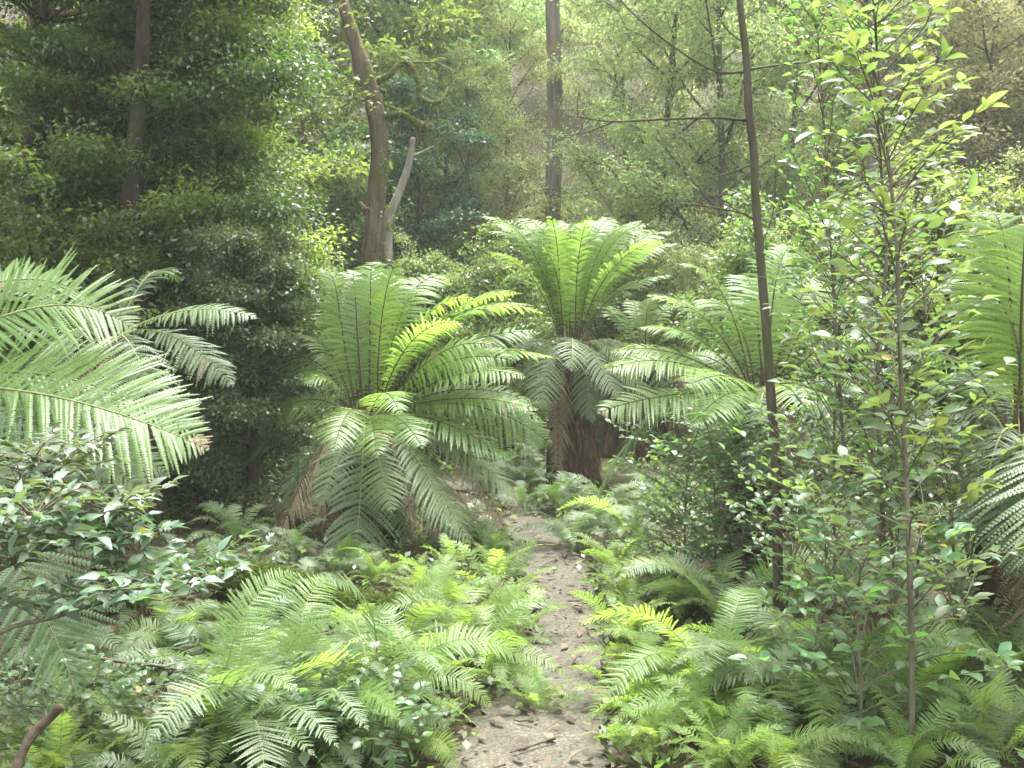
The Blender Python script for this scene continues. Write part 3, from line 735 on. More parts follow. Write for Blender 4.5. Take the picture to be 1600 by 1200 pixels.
def tree_meshes(seed, H, r0, crown_lo, spread, nlimb, nsub, nleaf, leafL, wr, rc, lean=(0, 0), rise=0.5, wob=0.03, hang=0.2, trunk_pts=None, limb_r=.35, flat=0.55, moss=0, weep=0.0, taper=0.25, behind=False):
    """trunk+limbs builder and crown builder, based at the origin"""
    rng = np.random.default_rng(seed)
    wood, leaf = MB(), MB()
    n = 24
    f = np.linspace(0, 1, n)
    if trunk_pts is None:
        pts = np.c_[lean[0] * f ** 1.4 + wob * H * 0.5 * np.sin(f * 5 + seed), lean[1] * f ** 1.4 + wob * H * 0.5 * np.cos(f * 4 + seed * 2), f * H]
        pts -= pts[0] * [1, 1, 0]
    else:
        pts = spline(trunk_pts, n)
    pts[0, 2] -= 0.15
    rad = r0 * (1 - (1 - taper) * f) * (1 + 0.35 * np.exp(-f * 18))
    tube(wood, pts, rad, 12, 0, 0.035, rng)
    cens, rads = [], []
    for i in range(nlimb):
        h = crown_lo + (1 - crown_lo) * ((i + 0.5) / nlimb) ** 0.9
        k = min(n - 1, int(h * (n - 1)))
        p0 = pts[k]
        az = i * 2.39996 + seed + rng.normal(0, .3)
        if behind and math.sin(az) < -0.2: az = -az
        rel = (h - crown_lo) / (1 - crown_lo)
        ln = spread * (1.0 - 0.55 * rel ** 1.5) * (0.7 + 0.5 * rng.random())
        d = np.array([math.cos(az), math.sin(az), 0])
        up = rise * (0.5 + 0.8 * rng.random()) + 0.5 * rel
        lp = spline([p0, p0 + d * ln * .35 + [0, 0, up * ln * .30], p0 + d * ln * .7 + [rng.normal(0, .08) * ln, rng.normal(0, .08) * ln, up * ln * .62], p0 + d * ln + [0, 0, up * ln * (.75 - weep)]], 9)
        lr = max(0.008, min(rad[k] * 0.5, r0 * limb_r))
        tube(wood, lp, np.linspace(lr, 0.005, 9), 5, 0, cap=False)
        for j in range(nsub):
            s = 0.25 + 0.75 * (j + 0.7) / nsub
            q0 = lp[min(8, int(s * 8))]
            a2 = az + (1 if j % 2 else -1) * (0.5 + 0.7 * rng.random())
            l2 = ln * 0.42 * (0.5 + 0.7 * rng.random()) * (1.15 - 0.6 * s)
            q1 = q0 + np.array([math.cos(a2) * l2, math.sin(a2) * l2, l2 * (rng.normal(0.25, .3) - weep)])
            tube(wood, np.linspace(q0, q1, 4) + np.array([[0, 0, 0], [0, 0, .04 * l2], [0, 0, .04 * l2], [0, 0, 0]]), np.linspace(lr * .35, .003, 4), 4, 0, cap=False)
            cens += [q1, (q0 + q1) / 2]; rads += [rc * (0.6 + 0.7 * rng.random()), rc * 0.7]
        cens.append(lp[-1]); rads.append(rc * 0.9)
    for j in range(3):
        cens.append(pts[-1] + rng.normal(0, .3, 3) * rc); rads.append(rc)
    cens, rads = np.array(cens), np.array(rads)
    clump_leaves(leaf, rng, cens, rads, nleaf, leafL, wr, flat, hang)
    if moss:
        clump_leaves(leaf, rng, cens, rads * 0.9, moss, leafL * 1.3, 0.18, 0.8, 1.2, mat=1)
    return wood, leaf

def tree(name, label, base, mat_leaf, mat_bark, group=None, cat='tree', **kw):
    wood, leaf = tree_meshes(**kw)
    t = thing(name, label, cat, base, 0, group)
    wood.build('trunk', M[mat_bark], t, smooth=True)
    leaf.build('crown', [M[m] for m in (mat_leaf if isinstance(mat_leaf, (list, tuple)) else [mat_leaf])], t)
    return t

def gbase(px, d):
    x = at(px, 500, d)[0]
    return np.array([x, d, float(hgt(x, d)) - 0.03])

# --- dense small-leaved trees on the left
def rel_pts(base, lst):
    return [np.array([0.0, 0, 0])] + [at(a, b, base[1] + dd) - base for a, b, dd in lst]
b1 = gbase(240, 7.9)
tree('myrtle_tree', 'dark trunked dense tree whose small glossy leaves fill the upper left', b1, 'leaf_dark', 'bark_dark',
     seed=3, H=8, r0=0.115, crown_lo=0.18, spread=1.25, behind=True, limb_r=.16, nlimb=52, nsub=9, nleaf=150, leafL=0.042, wr=0.26, rc=0.38, rise=0.15, flat=0.38, weep=0.15,
     trunk_pts=rel_pts(b1, [(238, 760, 0), (236, 560, 0), (205, 350, .05), (222, 100, 0), (230, -150, .1), (236, -420, .2)]))
tree('myrtle_tree', 'small-leaved tree behind the left edge, half hidden by the dark trunk', gbase(20, 9.5), 'leaf_dark', 'bark_dark',
     seed=5, H=9, r0=0.14, crown_lo=0.22, spread=2.4, limb_r=.16, nlimb=44, nsub=9, nleaf=150, leafL=0.046, wr=0.26, rc=0.44, rise=0.2, flat=0.4, weep=0.1)
tree('myrtle_tree', 'leaning small-leaved tree between the dark trunk and the mossy trunk', gbase(375, 9.8), 'leaf_mid', 'bark_dark',
     seed=8, H=7.2, r0=0.07, crown_lo=0.15, spread=.95, nlimb=30, nsub=7, nleaf=150, leafL=0.042, wr=0.28, rc=0.34, rise=0.35, flat=0.45, lean=(-.3, 0), weep=.1)
tree('myrtle_tree', 'dense low tree left of the large spreading fern, silvery small leaves', gbase(385, 7.6), 'leaf_silver', 'bark_dark',
     seed=12, H=2.1, r0=0.05, crown_lo=0.10, spread=0.58, nlimb=26, nsub=7, nleaf=150, leafL=0.03, wr=0.3, rc=0.2, rise=0.35, flat=0.5, cat='small tree')
tree('myrtle_tree', 'shadowy tree far back at the left edge behind the shaded fern', gbase(110, 12.5), 'leaf_mid', 'bark_brown',
     seed=14, H=11, r0=0.16, crown_lo=0.12, spread=2.8, nlimb=28, nsub=6, nleaf=60, leafL=0.085, wr=0.26, rc=0.5, rise=0.3, flat=0.45)
tree('myrtle_tree', 'tall leafy tree behind the leaning small-leaved tree', gbase(300, 14.5), 'leaf_bright', 'bark_brown',
     seed=16, H=12, r0=0.16, crown_lo=0.12, spread=2.3, nlimb=28, nsub=6, nleaf=60, leafL=0.085, wr=0.26, rc=0.5, rise=0.3, flat=0.45)
tree('myrtle_tree', 'leafy bush-like tree just left of the mossy crooked trunk', gbase(470, 16.5), 'leaf_mid', 'bark_brown',
     seed=18, H=6.0, r0=0.08, crown_lo=0.08, spread=1.3, nlimb=24, nsub=6, nleaf=70, leafL=0.06, wr=0.26, rc=0.34, rise=0.4, flat=0.5)

tree('myrtle_tree', 'slim small-leaved tree just left of the dark trunk, feathery to the ground', gbase(110, 8.4), 'leaf_mid', 'bark_thin',
     seed=20, H=6.5, r0=0.05, crown_lo=0.22, spread=1.0, nlimb=36, nsub=7, nleaf=120, leafL=0.04, wr=0.26, rc=0.3, rise=0.3, flat=0.5, weep=.15)
tree('myrtle_tree', 'slim tree with yellowish leaves just right of the dark trunk', gbase(325, 8.6), 'leaf_bright', 'bark_thin',
     seed=22, H=6.5, r0=0.05, crown_lo=0.2, spread=.9, nlimb=34, nsub=7, nleaf=100, leafL=0.042, wr=0.26, rc=0.28, rise=0.3, flat=0.5, weep=.15)

tree('myrtle_tree', 'added overhanging tree, mostly out of view at the near left, placed to shade the edge fern', np.array([-3.6, 4.0, float(hgt(-3.6, 4.0)) - .03]), 'leaf_dark', 'bark_dark',
     seed=26, H=8.5, r0=0.14, crown_lo=0.44, spread=2.6, nlimb=34, nsub=8, nleaf=110, leafL=0.05, wr=0.26, rc=0.42, rise=0.15, flat=0.4, weep=.05)  # tree added mostly out of view so its crown darkens the left edge

# --- the mossy crooked tree
dM = 13.0
bM = gbase(580, dM)
mt = thing('crooked_tree', 'brown tree with bent trunk and curling moss-covered branches behind the large fern', 'tree', bM)
rngM = np.random.default_rng(77)
def tufts(mb, n=900):
    v = np.concatenate(mb.v); P = v[rngM.integers(0, len(v), n)] + rngM.normal(0, .008, (n, 3))
    scatter(mb, LEAF4, P, unit(rngM, n) - [0, 0, .6], unit(rngM, n), .03 + .07 * rngM.random(n) ** 3, .008, 1)
mb = MB()
def pxs(lst, base, d): return np.array([at(a, b, d + (e[0] if e else 0)) - base for a, b, *e in lst])
mtp = spline(np.vstack([[0, 0, -0.1], pxs([(580, 440), (583, 380), (589, 300), (594, 225), (586, 170), (568, 110), (550, 50), (535, 0), (515, -90), (505, -220)], bM, dM)]), 60)
tube(mb, mtp, np.interp(np.linspace(0, 1, 60), [0, .4, .62, .64, 1], [.125, .112, .11, .085, .06]), 18, 0, 0.075, rngM)
tube(mb, spline(pxs([(572, 330), (565, 322), (563, 315)], bM, dM), 6), np.linspace(.06, .02, 6), 7, 0)
mb.build('trunk', M['bark_brown'], mt, smooth=True)
mb = MB()
tube(mb, spline(pxs([(592, 212), (596, 190), (612, 180), (632, 180), (650, 192), (664, 200), (671, 196)], bM, dM), 30), np.interp(np.linspace(0, 1, 30), [0, .6, .85, 1], [.055, .045, .07, .04]), 9, 0, 0.12, rngM)
tufts(mb); mb.build('branch', [M['moss'], M['leaf_mossy']], mt, smooth=True)
mb = MB()
tube(mb, spline(pxs([(588, 128, .1), (606, 118), (632, 97), (648, 112), (655, 135), (655, 150), (672, 160, -.1), (690, 156, -.1), (701, 138)], bM, dM), 36), np.linspace(.05, .022, 36), 8, 0, 0.1, rngM)
tube(mb, spline(pxs([(655, 148), (645, 166), (630, 172), (602, 165)], bM, dM), 14), np.linspace(.025, .014, 14), 6, 0, 0.1, rngM)
tube(mb, spline(pxs([(676, 161), (684, 180), (683, 205), (688, 226), (687, 243)], bM, dM), 14), np.linspace(.018, .008, 14), 6, 0)
tube(mb, spline(pxs([(687, 226), (698, 205), (700, 192), (690, 188)], bM, dM), 10), np.linspace(.012, .006, 10), 5, 0)
tube(mb, spline(pxs([(640, 98), (680, 98), (704, 110), (705, 125)], bM, dM), 10), np.linspace(.016, .008, 10), 5, 0)
tufts(mb); mb.build('branch', [M['moss'], M['leaf_mossy']], mt, smooth=True)
mb = MB()
tube(mb, spline(pxs([(604, 420, .2), (606, 350, .2), (620, 310, .2), (635, 270, .2), (643, 235, .2), (646, 215, .2)], bM, dM), 20), np.linspace(.075, .03, 20), 8, 0, 0.08, rngM)
tube(mb, spline(pxs([(640, 246, .2), (660, 238, .2), (678, 228, .2)], bM, dM), 8), np.linspace(.03, .008, 8), 6, 0)
mb.build('branch', M['bark_pale'], mt, smooth=True)["label"] = 'pale broken side branch'
mb = MB()
cen = np.vstack([pxs([(540, 150), (552, 175), (550, 135), (560, 160), (535, 178), (525, 150)], bM, dM - .3), mtp[-14:] + rngM.normal(0, .8, (14, 3)), mtp[-10:] + rngM.normal(0, 1.1, (10, 3))])
clump_leaves(mb, rngM, cen, np.full(len(cen), .3), 55, .07, .26, .6, .3)
cen = np.vstack([mtp[8:40:2] + rngM.normal(0, .03, (16, 3)) + [0.1, -.05, 0]])
clump_leaves(mb, rngM, cen, np.full(len(cen), .12), 30, .05, .3, 1.0, .5)
mb.build('crown', M['leaf_mid'], mt)

# --- the tall straight trunk
dT = 18.0
bT = gbase(866, dT)
tt = thing('straight_tree', 'tall straight grey-brown trunk rising behind the upright fern', 'tree', bT)
mb = MB()
tp = spline(np.vstack([[0, 0, -0.2], pxs([(864, 330), (866, 240), (867, 130), (864, 40), (862, -60), (861, -300), (862, -520)], bT, dT)]), 50)
tube(mb, tp, np.linspace(.15, .11, 50), 14, 0, 0.03, rngM)
tube(mb, spline(pxs([(872, 55), (878, 48), (880, 42)], bT, dT), 5), np.linspace(.04, .01, 5), 6)
for k in range(14):
    q = tp[30 + k]; az = k * 2.4
    e = q + np.array([math.cos(az) * 1.6, math.sin(az) * 1.6, .5])
    if q[2] > 9: tube(mb, np.linspace(q, e, 5), np.linspace(.04, .01, 5), 5, cap=False)
mb.build('trunk', M['bark_grey'], tt, smooth=True)
mb = MB()
cen = np.array([tp[36 + k % 14] + [math.cos(k * 2.4) * 1.7, math.sin(k * 2.4) * 1.7, .5 + .4 * math.sin(k)] for k in range(40)])
clump_leaves(mb, rngM, cen, np.full(40, .6), 130, .11, .2, .5, .5)
mb.build('crown', M['leaf_bright'], tt)

# --- slender bare trunk right of the path
dS = 5.0
gS = ground_at(1218, 1000)
st = thing('slender_tree', 'slender bare dark trunk right of the path, bowed, with thin leafless side twigs', 'tree', gS)
mb = MB()
dS = gS[1]
sp_ = spline(np.vstack([[0, 0, -0.05], pxs([(1215, 880), (1213, 740), (1206, 640), (1198, 520), (1188, 400), (1180, 300), (1178, 240), (1170, 170), (1166, 90), (1156, 0), (1150, -120), (1160, -300)], gS, dS)]), 80)
tube(mb, sp_, np.interp(np.linspace(0, 1, 80), [0, .3, .75, 1], [.027, .022, .018, .010]), 10, 0, 0.05, rngM)
mb.build('trunk', M['bark_thin'], st, smooth=True)
for lst, r in [([(1168, 188), (1120, 184), (1040, 186), (960, 190), (905, 183), (885, 178, .3)], .008), ([(960, 190), (915, 207), (880, 212)], .004), ([(903, 183), (902, 160), (905, 140)], .003),
               ([(1166, 112), (1120, 112), (1070, 85), (1010, 40), (970, 0), (950, -40)], .007), ([(1166, 110), (1200, 104), (1250, 98), (1275, 97)], .007),
               ([(1172, 258), (1140, 270), (1108, 278)], .005), ([(1175, 262), (1188, 272), (1198, 270)], .005), ([(1176, 342), (1150, 328), (1120, 312)], .005), ([(1168, 335), (1120, 325), (1060, 318), (1000, 330, .2)], .005), ([(1140, 318), (1122, 308), (1138, 300)], .004),
               ([(1170, 145), (1190, 147), (1200, 146)], .005), ([(1186, 390), (1206, 340), (1212, 280), (1210, 240)], .004), ([(1166, 70), (1135, 45), (1115, 10)], .004), ([(1163, 30), (1185, 15), (1200, -10)], .004)]:
    mb = MB()
    tube(mb, spline(pxs(lst, gS, dS), 18), np.linspace(r, .0022, 18), 5, 0)
    mb.build('twig', M['bark_thin'], st, smooth=True)

# --- grey trunk behind the saplings
dK = 6.6
gK = gbase(1372, dK)
kt = thing('grey_tree', 'slender grey trunk standing behind the broad-leaved saplings', 'tree', gK)
mb = MB()
kp = spline(np.vstack([[0, 0, -0.05], pxs([(1368, 800), (1362, 650), (1356, 500), (1362, 330), (1364, 250), (1356, 120), (1354, 0), (1352, -200), (1358, -500)], gK, dK)]), 50)
tube(mb, kp, np.linspace(.042, .022, 50), 10, 0, .04, rngM)
mb.build('trunk', M['bark_grey'], kt, smooth=True)
mb = MB()
cen = kp[-12:] + rngM.normal(0, .5, (12, 3))
clump_leaves(mb, rngM, cen, np.full(12, .35), 70, .07, .3, .6, .4)
mb.build('crown', M['leaf_mid'], kt)

# --- broad-leaved saplings and shrubs
def sapling(name, label, pts, seed, r0, leafL, wr, ntwig, twigL, gapL, mat='leaf_broad', bark='bark_sapling', lo=0.1, dens=None, group='broad-leaved saplings', shape=LEAF_OVAL, up=0.7, cat='sapling', stemleaf=True):
    rng = np.random.default_rng(seed)
    base = np.asarray(pts[0], float)
    t = thing(name, label, cat, base, 0, group)
    n = 40
    cur = spline(np.asarray(pts) - base, n)
    cur[0, 2] -= 0.03
    mb = MB(); ml = MB()
    rad = np.linspace(r0, r0 * 0.25, n)
    tube(mb, cur, rad, 7, 0, 0.05, rng)
    PP, AA = [], []
    for i in range(ntwig):
        f = lo + (1 - lo) * (i + rng.random()) / ntwig
        if dens is not None and rng.random() > np.interp(f, *dens): continue
        p0 = np.array([np.interp(f * (n - 1), np.arange(n), cur[:, k]) for k in range(3)])
        az = i * 2.39996 + rng.normal(0, .4)
        l = twigL * (0.5 + 0.8 * rng.random()) * (1.1 - 0.45 * f)
        u = up * (0.6 + 0.8 * rng.random())
        d = np.array([math.cos(az), math.sin(az), u])
        tw = spline([p0, p0 + d * l * .4 + [0, 0, .03 * l], p0 + d * l * .75, p0 + d * l * [1, 1, .95] + rng.normal(0, .08, 3) * l], 8)
        tube(mb, tw, np.linspace(r0 * .3, .0015, 8), 4, 0, cap=False)
        m = max(3, int(l / gapL))
        for j in range(m):
            s = 0.18 + 0.82 * (j + 1) / m
            q = np.array([np.interp(s * 7, np.arange(8), tw[:, k]) for k in range(3)])
            side = np.cross(d, [0, 0, 1.0]); side /= np.linalg.norm(side)
            if j == m - 1: a = d * 0.9
            else: a = side * (1 if j % 2 else -1) * 0.9 + d * 0.55
            PP.append(q); AA.append(a + rng.normal(0, .28, 3))
            if j == m - 1:
                for e in (-1, 1): PP.append(q); AA.append(d * .6 + side * e * .6 + rng.normal(0, .2, 3))
    PP, AA = np.array(PP), np.array(AA)
    k = len(PP)
    l = leafL * (0.55 + 0.65 * rng.random(k))
    scatter(ml, shape, PP, AA, np.array([0, 0, 1.0]) + rng.normal(0, .38, (k, 3)), l, l * wr)
    mb.build('stem', M[bark], t, smooth=True)
    ml.build('foliage', M[mat], t, smooth=True)
    return t

gs1 = ground_at(1425, 1215); d1 = gs1[1]
sapling('sapling', 'nearest tall broad-leaved sapling with a thin straight stem, right of the slender trunk', [gs1] + [at(a, b, d1) for a, b in [(1424, 1000), (1418, 800), (1408, 600), (1402, 400), (1388, 250), (1372, 100), (1360, -60)]],
        1, .011, .074, .23, 96, .30, .033, dens=([0, .25, .6, 1], [.75, 1, .9, 1]))
gs2 = ground_at(1380, 1120); d2 = gs2[1] + .35
gs2[1] = d2; gs2[2] = float(hgt(gs2[0], d2))
sapling('sapling', 'tall sapling with big lime leaves whose top reaches the upper edge', [gs2] + [at(a, b, d2) for a, b in [(1378, 900), (1374, 700), (1372, 560), (1385, 400), (1376, 250), (1366, 130), (1358, 50), (1352, -80)]],
        2, .012, .074, .21, 120, .36, .032, dens=([0, .25, .5, 1], [.5, 1, 1, .85]), shape=LEAF_LANCE)
gs3 = ground_at(1305, 1010); d3 = gs3[1]
sapling('sapling', 'broad-leaved sapling just right of the slender bare trunk', [gs3] + [at(a, b, d3) for a, b in [(1304, 850), (1303, 700), (1306, 560), (1305, 450), (1300, 400)]],
        3, .009, .056, .24, 74, .30, .03, up=1.1)
gs4 = ground_at(1500, 1060); d4 = gs4[1]
sapling('sapling', 'bushy sapling in front of the tall bright fern at right', [gs4] + [at(a, b, d4) for a, b in [(1495, 950), (1490, 860), (1482, 760), (1470, 690)]],
        4, .009, .06, .25, 56, .30, .032, up=1.1)
gs5 = ground_at(1260, 1120); d5 = gs5[1]
sapling('sapling', 'low leafy sapling in front of the slender trunk base at right', [gs5] + [at(a, b, d5) for a, b in [(1275, 1000), (1290, 880), (1285, 800)]],
        5, .008, .055, .25, 44, .28, .03, up=1.1)
gs6 = ground_at(1345, 1190); d6 = gs6[1]
sapling('sapling', 'short leafy sapling at the bottom edge left of the nearest stem', [gs6] + [at(a, b, d6) for a, b in [(1345, 1080), (1340, 960), (1345, 880)]],
        6, .008, .075, .25, 36, .34, .034)
gs7 = ground_at(1430, 985); d7 = gs7[1]
sapling('sapling', 'sapling with pale shiny leaves behind the nearest stem, below the grey trunk', [gs7] + [at(a, b, d7) for a, b in [(1435, 860), (1440, 740), (1430, 620), (1445, 520), (1440, 420)]],
        7, .009, .058, .25, 66, .32, .032, up=1.1)
gs10 = ground_at(1335, 1040); d10 = gs10[1]
sapling('sapling', 'slim dark-stemmed sapling with small leaves, second stem right of the slender bare trunk', [gs10] + [at(a, b, d10) for a, b in [(1330, 880), (1318, 700), (1305, 500), (1296, 350), (1288, 200), (1278, 60), (1274, -60)]],
        10, .009, .05, .24, 96, .28, .026, lo=.2, up=1.0)
gs8 = ground_at(1400, 1080); d8 = gs8[1]
sapling('sapling', 'middle-sized sapling between the nearest stem and the short leafy sapling', [gs8] + [at(a, b, d8) for a, b in [(1398, 940), (1392, 800), (1396, 700), (1390, 620)]],
        8, .009, .06, .24, 56, .30, .032, up=1.1)
gs9 = ground_at(1230, 1010); d9 = gs9[1]
sapling('sapling', 'leafy sapling touching the right side of the slender bare trunk', [gs9] + [at(a, b, d9) for a, b in [(1234, 900), (1238, 800), (1230, 690)]],
        9, .008, .052, .25, 54, .28, .03, up=1.1)
# small-leaved glossy shrubs beside the path
for i, (px, py, tops, sd, lab) in enumerate([
    (1120, 935, [(1118, 860), (1116, 760), (1110, 660)], 21, 'small-leaved glossy shrub left of the slender trunk'),
    (1075, 925, [(1070, 860), (1072, 780), (1080, 700)], 22, 'small-leaved shrub nearest the path, under the pale fern fronds'),
    (1165, 930, [(1160, 850), (1165, 760), (1150, 690)], 23, 'small-leaved shrub close behind the slender trunk'),
    (1255, 925, [(1260, 850), (1262, 760), (1255, 690)], 24, 'small-leaved shrub right of the slender trunk, among fern fronds')]):
    g = ground_at(px, py); dd = g[1]
    sapling('shrub', lab, [g] + [at(a, b, dd) for a, b in tops], sd, .009, .042, .34, 64, .45, .022, mat='leaf_shrub', group='small-leaved shrubs', cat='shrub', up=.6)
# shrubs at the lower left, leaning in from the edge
for i, (b0, tops, sd, lab) in enumerate([
    ((-300, 1150, 2.75), [(-120, 990, 2.75), (20, 880, 2.7), (130, 850, 2.7), (215, 860, 2.65)], 31, 'leaning leafy branch of pale pointed leaves just below the near fern'),
    ((-320, 1180, 2.6), [(-60, 1040, 2.55), (100, 960, 2.5), (220, 930, 2.5), (330, 915, 2.5)], 32, 'lowest leafy branch leaning right over the dark hollow'),
    ((-280, 1100, 2.9), [(-120, 900, 2.9), (0, 790, 2.85), (60, 730, 2.8), (100, 745, 2.8)], 33, 'leafy shrub stem rising at the left edge in front of the near fern'),
    ((-330, 1160, 2.8), [(-100, 960, 2.8), (50, 860, 2.75), (150, 810, 2.7), (190, 790, 2.7)], 34, 'leafy branch whose pale tip stands against the dark below the broad fronds'),
    ((-260, 1140, 2.45), [(-80, 950, 2.45), (20, 850, 2.4), (60, 800, 2.4)], 35, 'short leafy shoot at the left edge, larger grey-green leaves')]):
    p = at(*b0); g = np.array([p[0], p[1], float(hgt(p[0], p[1]))])
    sapling('shrub', lab, [g] + [at(*q) for q in tops], sd, .008, .056, .21, 44, .2, .022, mat='leaf_pale', group='leaning shrubs at lower left', cat='shrub', lo=.42, shape=LEAF_LANCE, up=.45)
# low broad-leaved plants at the bottom edge
for i, (px, py, sd, lab) in enumerate([(560, 1195, 41, 'low plant with white-shining leaves at the bottom edge left of the path'), (610, 1205, 42, 'small shiny-leaved plant at the bottom edge beside the path'), (120, 1180, 43, 'low green plant beside the broken stick'), (30, 1150, 44, 'bright small plant at the left edge above the stick'), (240, 1180, 45, 'low leafy plant at the bottom, right of the stick'), (170, 1150, 46, 'low pale plant on the edge of the dark hollow'), (310, 1190, 47, 'low plant at the bottom edge under the pale upright ferns'), (70, 1195, 48, 'low plant in the bottom left corner under the stick'), (480, 1195, 50, 'low shiny plant at the bottom edge below the silvery fern')]):
    g = ground_at(px, py)
    sapling('low_plant', lab, [g, g + [0, 0, .06], g + [.02, 0, .14], g + [0, .02, .22]], sd, .004, .045, .3, 26, .2, .022, mat='leaf_shrub', group='low plants at the bottom edge', cat='plant')

# ------------------------------------------------------------------ logs and sticks
def log(name, label, cat, a, b, r, mat, seed, mid=(0, 0, 0)):
    rng = np.random.default_rng(seed)
    a, b = np.asarray(a, float), np.asarray(b, float)
    pts = spline([a, a * .7 + b * .3 + rng.normal(0, r * .8, 3), a * .3 + b * .7 + rng.normal(0, r * .8, 3), b], 30)
    mb = MB(); tube(mb, pts - a, np.linspace(r, r * .7, 30), 14, 0, .14, rng)
    return tag(mb.build(name, M[mat], smooth=True, loc=a), label, cat)
ga, gb = ground_at(330, 935) + [0, 0, .12], ground_at(655, 1000) + [0, 0, .08]
rngL = np.random.default_rng(61)
lp = spline([ga, ga * .67 + gb * .33 + [0, .03, .03], ga * .33 + gb * .67 + [0, -.03, .02], gb], 60) - ga
mb = MB()
tube(mb, lp, .072 + .008 * np.sin(np.arange(60) * .5) - .0004 * np.arange(60), 22, 0, .10, rngL)
n = 5200
k = rngL.integers(0, 60, n); th = rngL.normal(0, .95, n)
o_ = np.c_[np.zeros(n), np.sin(th), np.cos(th)]
scatter(mb, LEAF4, lp[k] + o_ * (.066 + .012 * rngL.random((n, 1))) + np.c_[rngL.normal(0, .03, n), np.zeros((n, 2))], o_ + rngL.normal(0, .7, (n, 3)), o_ + rngL.normal(0, .5, (n, 3)), .018 + .03 * rngL.random(n) ** 2, .004 + .003 * rngL.random(n), 1)
tag(mb.build('mossy_log', [M['moss_log'], M['leaf_mossy']], loc=ga), 'fallen moss-covered log lying among ferns under the large spreading fern', 'log')
ga = at(-60, 1200, 2.7); gb = at(96, 1103, 2.95)
log('broken_stick', 'brown broken stick jutting up at the bottom left', 'stick', [ga[0], ga[1], float(hgt(ga[0], ga[1]))], gb, .018, 'stick', 2)
ga = ground_at(195, 1150); 
log('dead_twig', 'pale thin upright dead twig in the dark hollow', 'twig', ga, at(203, 1072, ga[1]), .005, 'bark_pale', 3)
ga = ground_at(300, 1100)
log('dead_branch', 'thin grey dead branch lying across the dark hollow', 'branch', ga + [0.05, 0, .12], at(120, 1020, ga[1]), .008, 'bark_grey', 4)

# ------------------------------------------------------------------ undergrowth
def undergrowth():
    rng = np.random.default_rng(9)
    n = 90000
    y = 2.2 + 24 * rng.random(n) ** 1.3; x = (rng.random(n) - 0.5) * (y * 1.35 + 3)
    keep = off_path(x, y, rng.normal(-.01, .05, n))
    hol = ((x + 2.0) ** 2 / 1.0 + (y - 4.3) ** 2 / 1.6) < 1
    keep &= ~(hol & (rng.random(n) < .8))
    dens = np.sin(x * 3.1 + 1) * np.sin(y * 2.3) + np.sin(x * 1.1 - y * 0.8)
    keep &= dens + rng.normal(0, .7, n) > -0.3
    x, y = x[keep], y[keep]; n = len(x)
    P = np.c_[x, y, hgt(x, y) + 0.01 + (0.10 + np.maximum(0, y - 9) * .03) * rng.random(n) ** 2]
    th = rng.random(n) * 6.283
    A = np.c_[np.cos(th), np.sin(th), 0.2 + rng.random(n)]
    mb = MB(); l = (0.02 + 0.05 * rng.random(n)) * (1 + np.maximum(0, y - 7) * .12)
    scatter(mb, LEAF4, P, A, np.array([0, 0, 1.0]) + rng.normal(0, .4, (n, 3)), l, l * .3)
    tag(mb.build('undergrowth', M['leaf_mid']), 'low green seedlings and herbs covering the forest floor', 'ground cover', kind='stuff')
    n = 9000
    y = 1.8 + 14 * rng.random(n) ** 1.4; x = (rng.random(n) - 0.5) * (y * 1.35 + 3)
    kk = ~(((x + 2.1) ** 2 / 1.2 + (y - 4.2) ** 2 / 2.2) < 1) | (rng.random(n) < .15)
    x, y = x[kk], y[kk]; n = len(x)
    P = np.c_[x, y, hgt(x, y) + 0.025 + 0.02 * rng.random(n)]
    th = rng.random(n) * 6.283
    mb = MB(); l = 0.03 + 0.05 * rng.random(n)
    scatter(mb, LEAF4, P, np.c_[np.cos(th), np.sin(th), rng.normal(0, .2, n)], np.array([0, 0, 1.0]) + rng.normal(0, .3, (n, 3)), l, l * .25)
    tag(mb.build('leaf_litter', M['litter']), 'brown fallen leaves under the ferns', 'leaf litter', kind='stuff')
undergrowth()
def twigs():
    rng = np.random.default_rng(19)
    mb = MB()
    for k in range(90):
        y = 2.6 + 8 * rng.random() ** 1.3; x = 0.3 + rng.normal(0, .28 + .12 * y)
        th = rng.random() * 6.283; l = .05 + .22 * rng.random() ** 2
        a = np.array([x, y]); d = np.array([math.cos(th), math.sin(th)]) * l
        p = np.array([[*(a + d * f), 0] for f in (-.5, -.1, .2, .5)]) + rng.normal(0, .006, (4, 3))
        p[:, 2] = hgt(p[:, 0], p[:, 1]) + .024 + rng.random(4) * .012
        tube(mb, p, np.linspace(.0045, .002, 4) * (.6 + .9 * rng.random()), 5)
    tag(mb.build('fallen_twigs', M['stick']), 'small dead twigs scattered on the path and under the ferns', 'twigs', kind='stuff')
twigs()

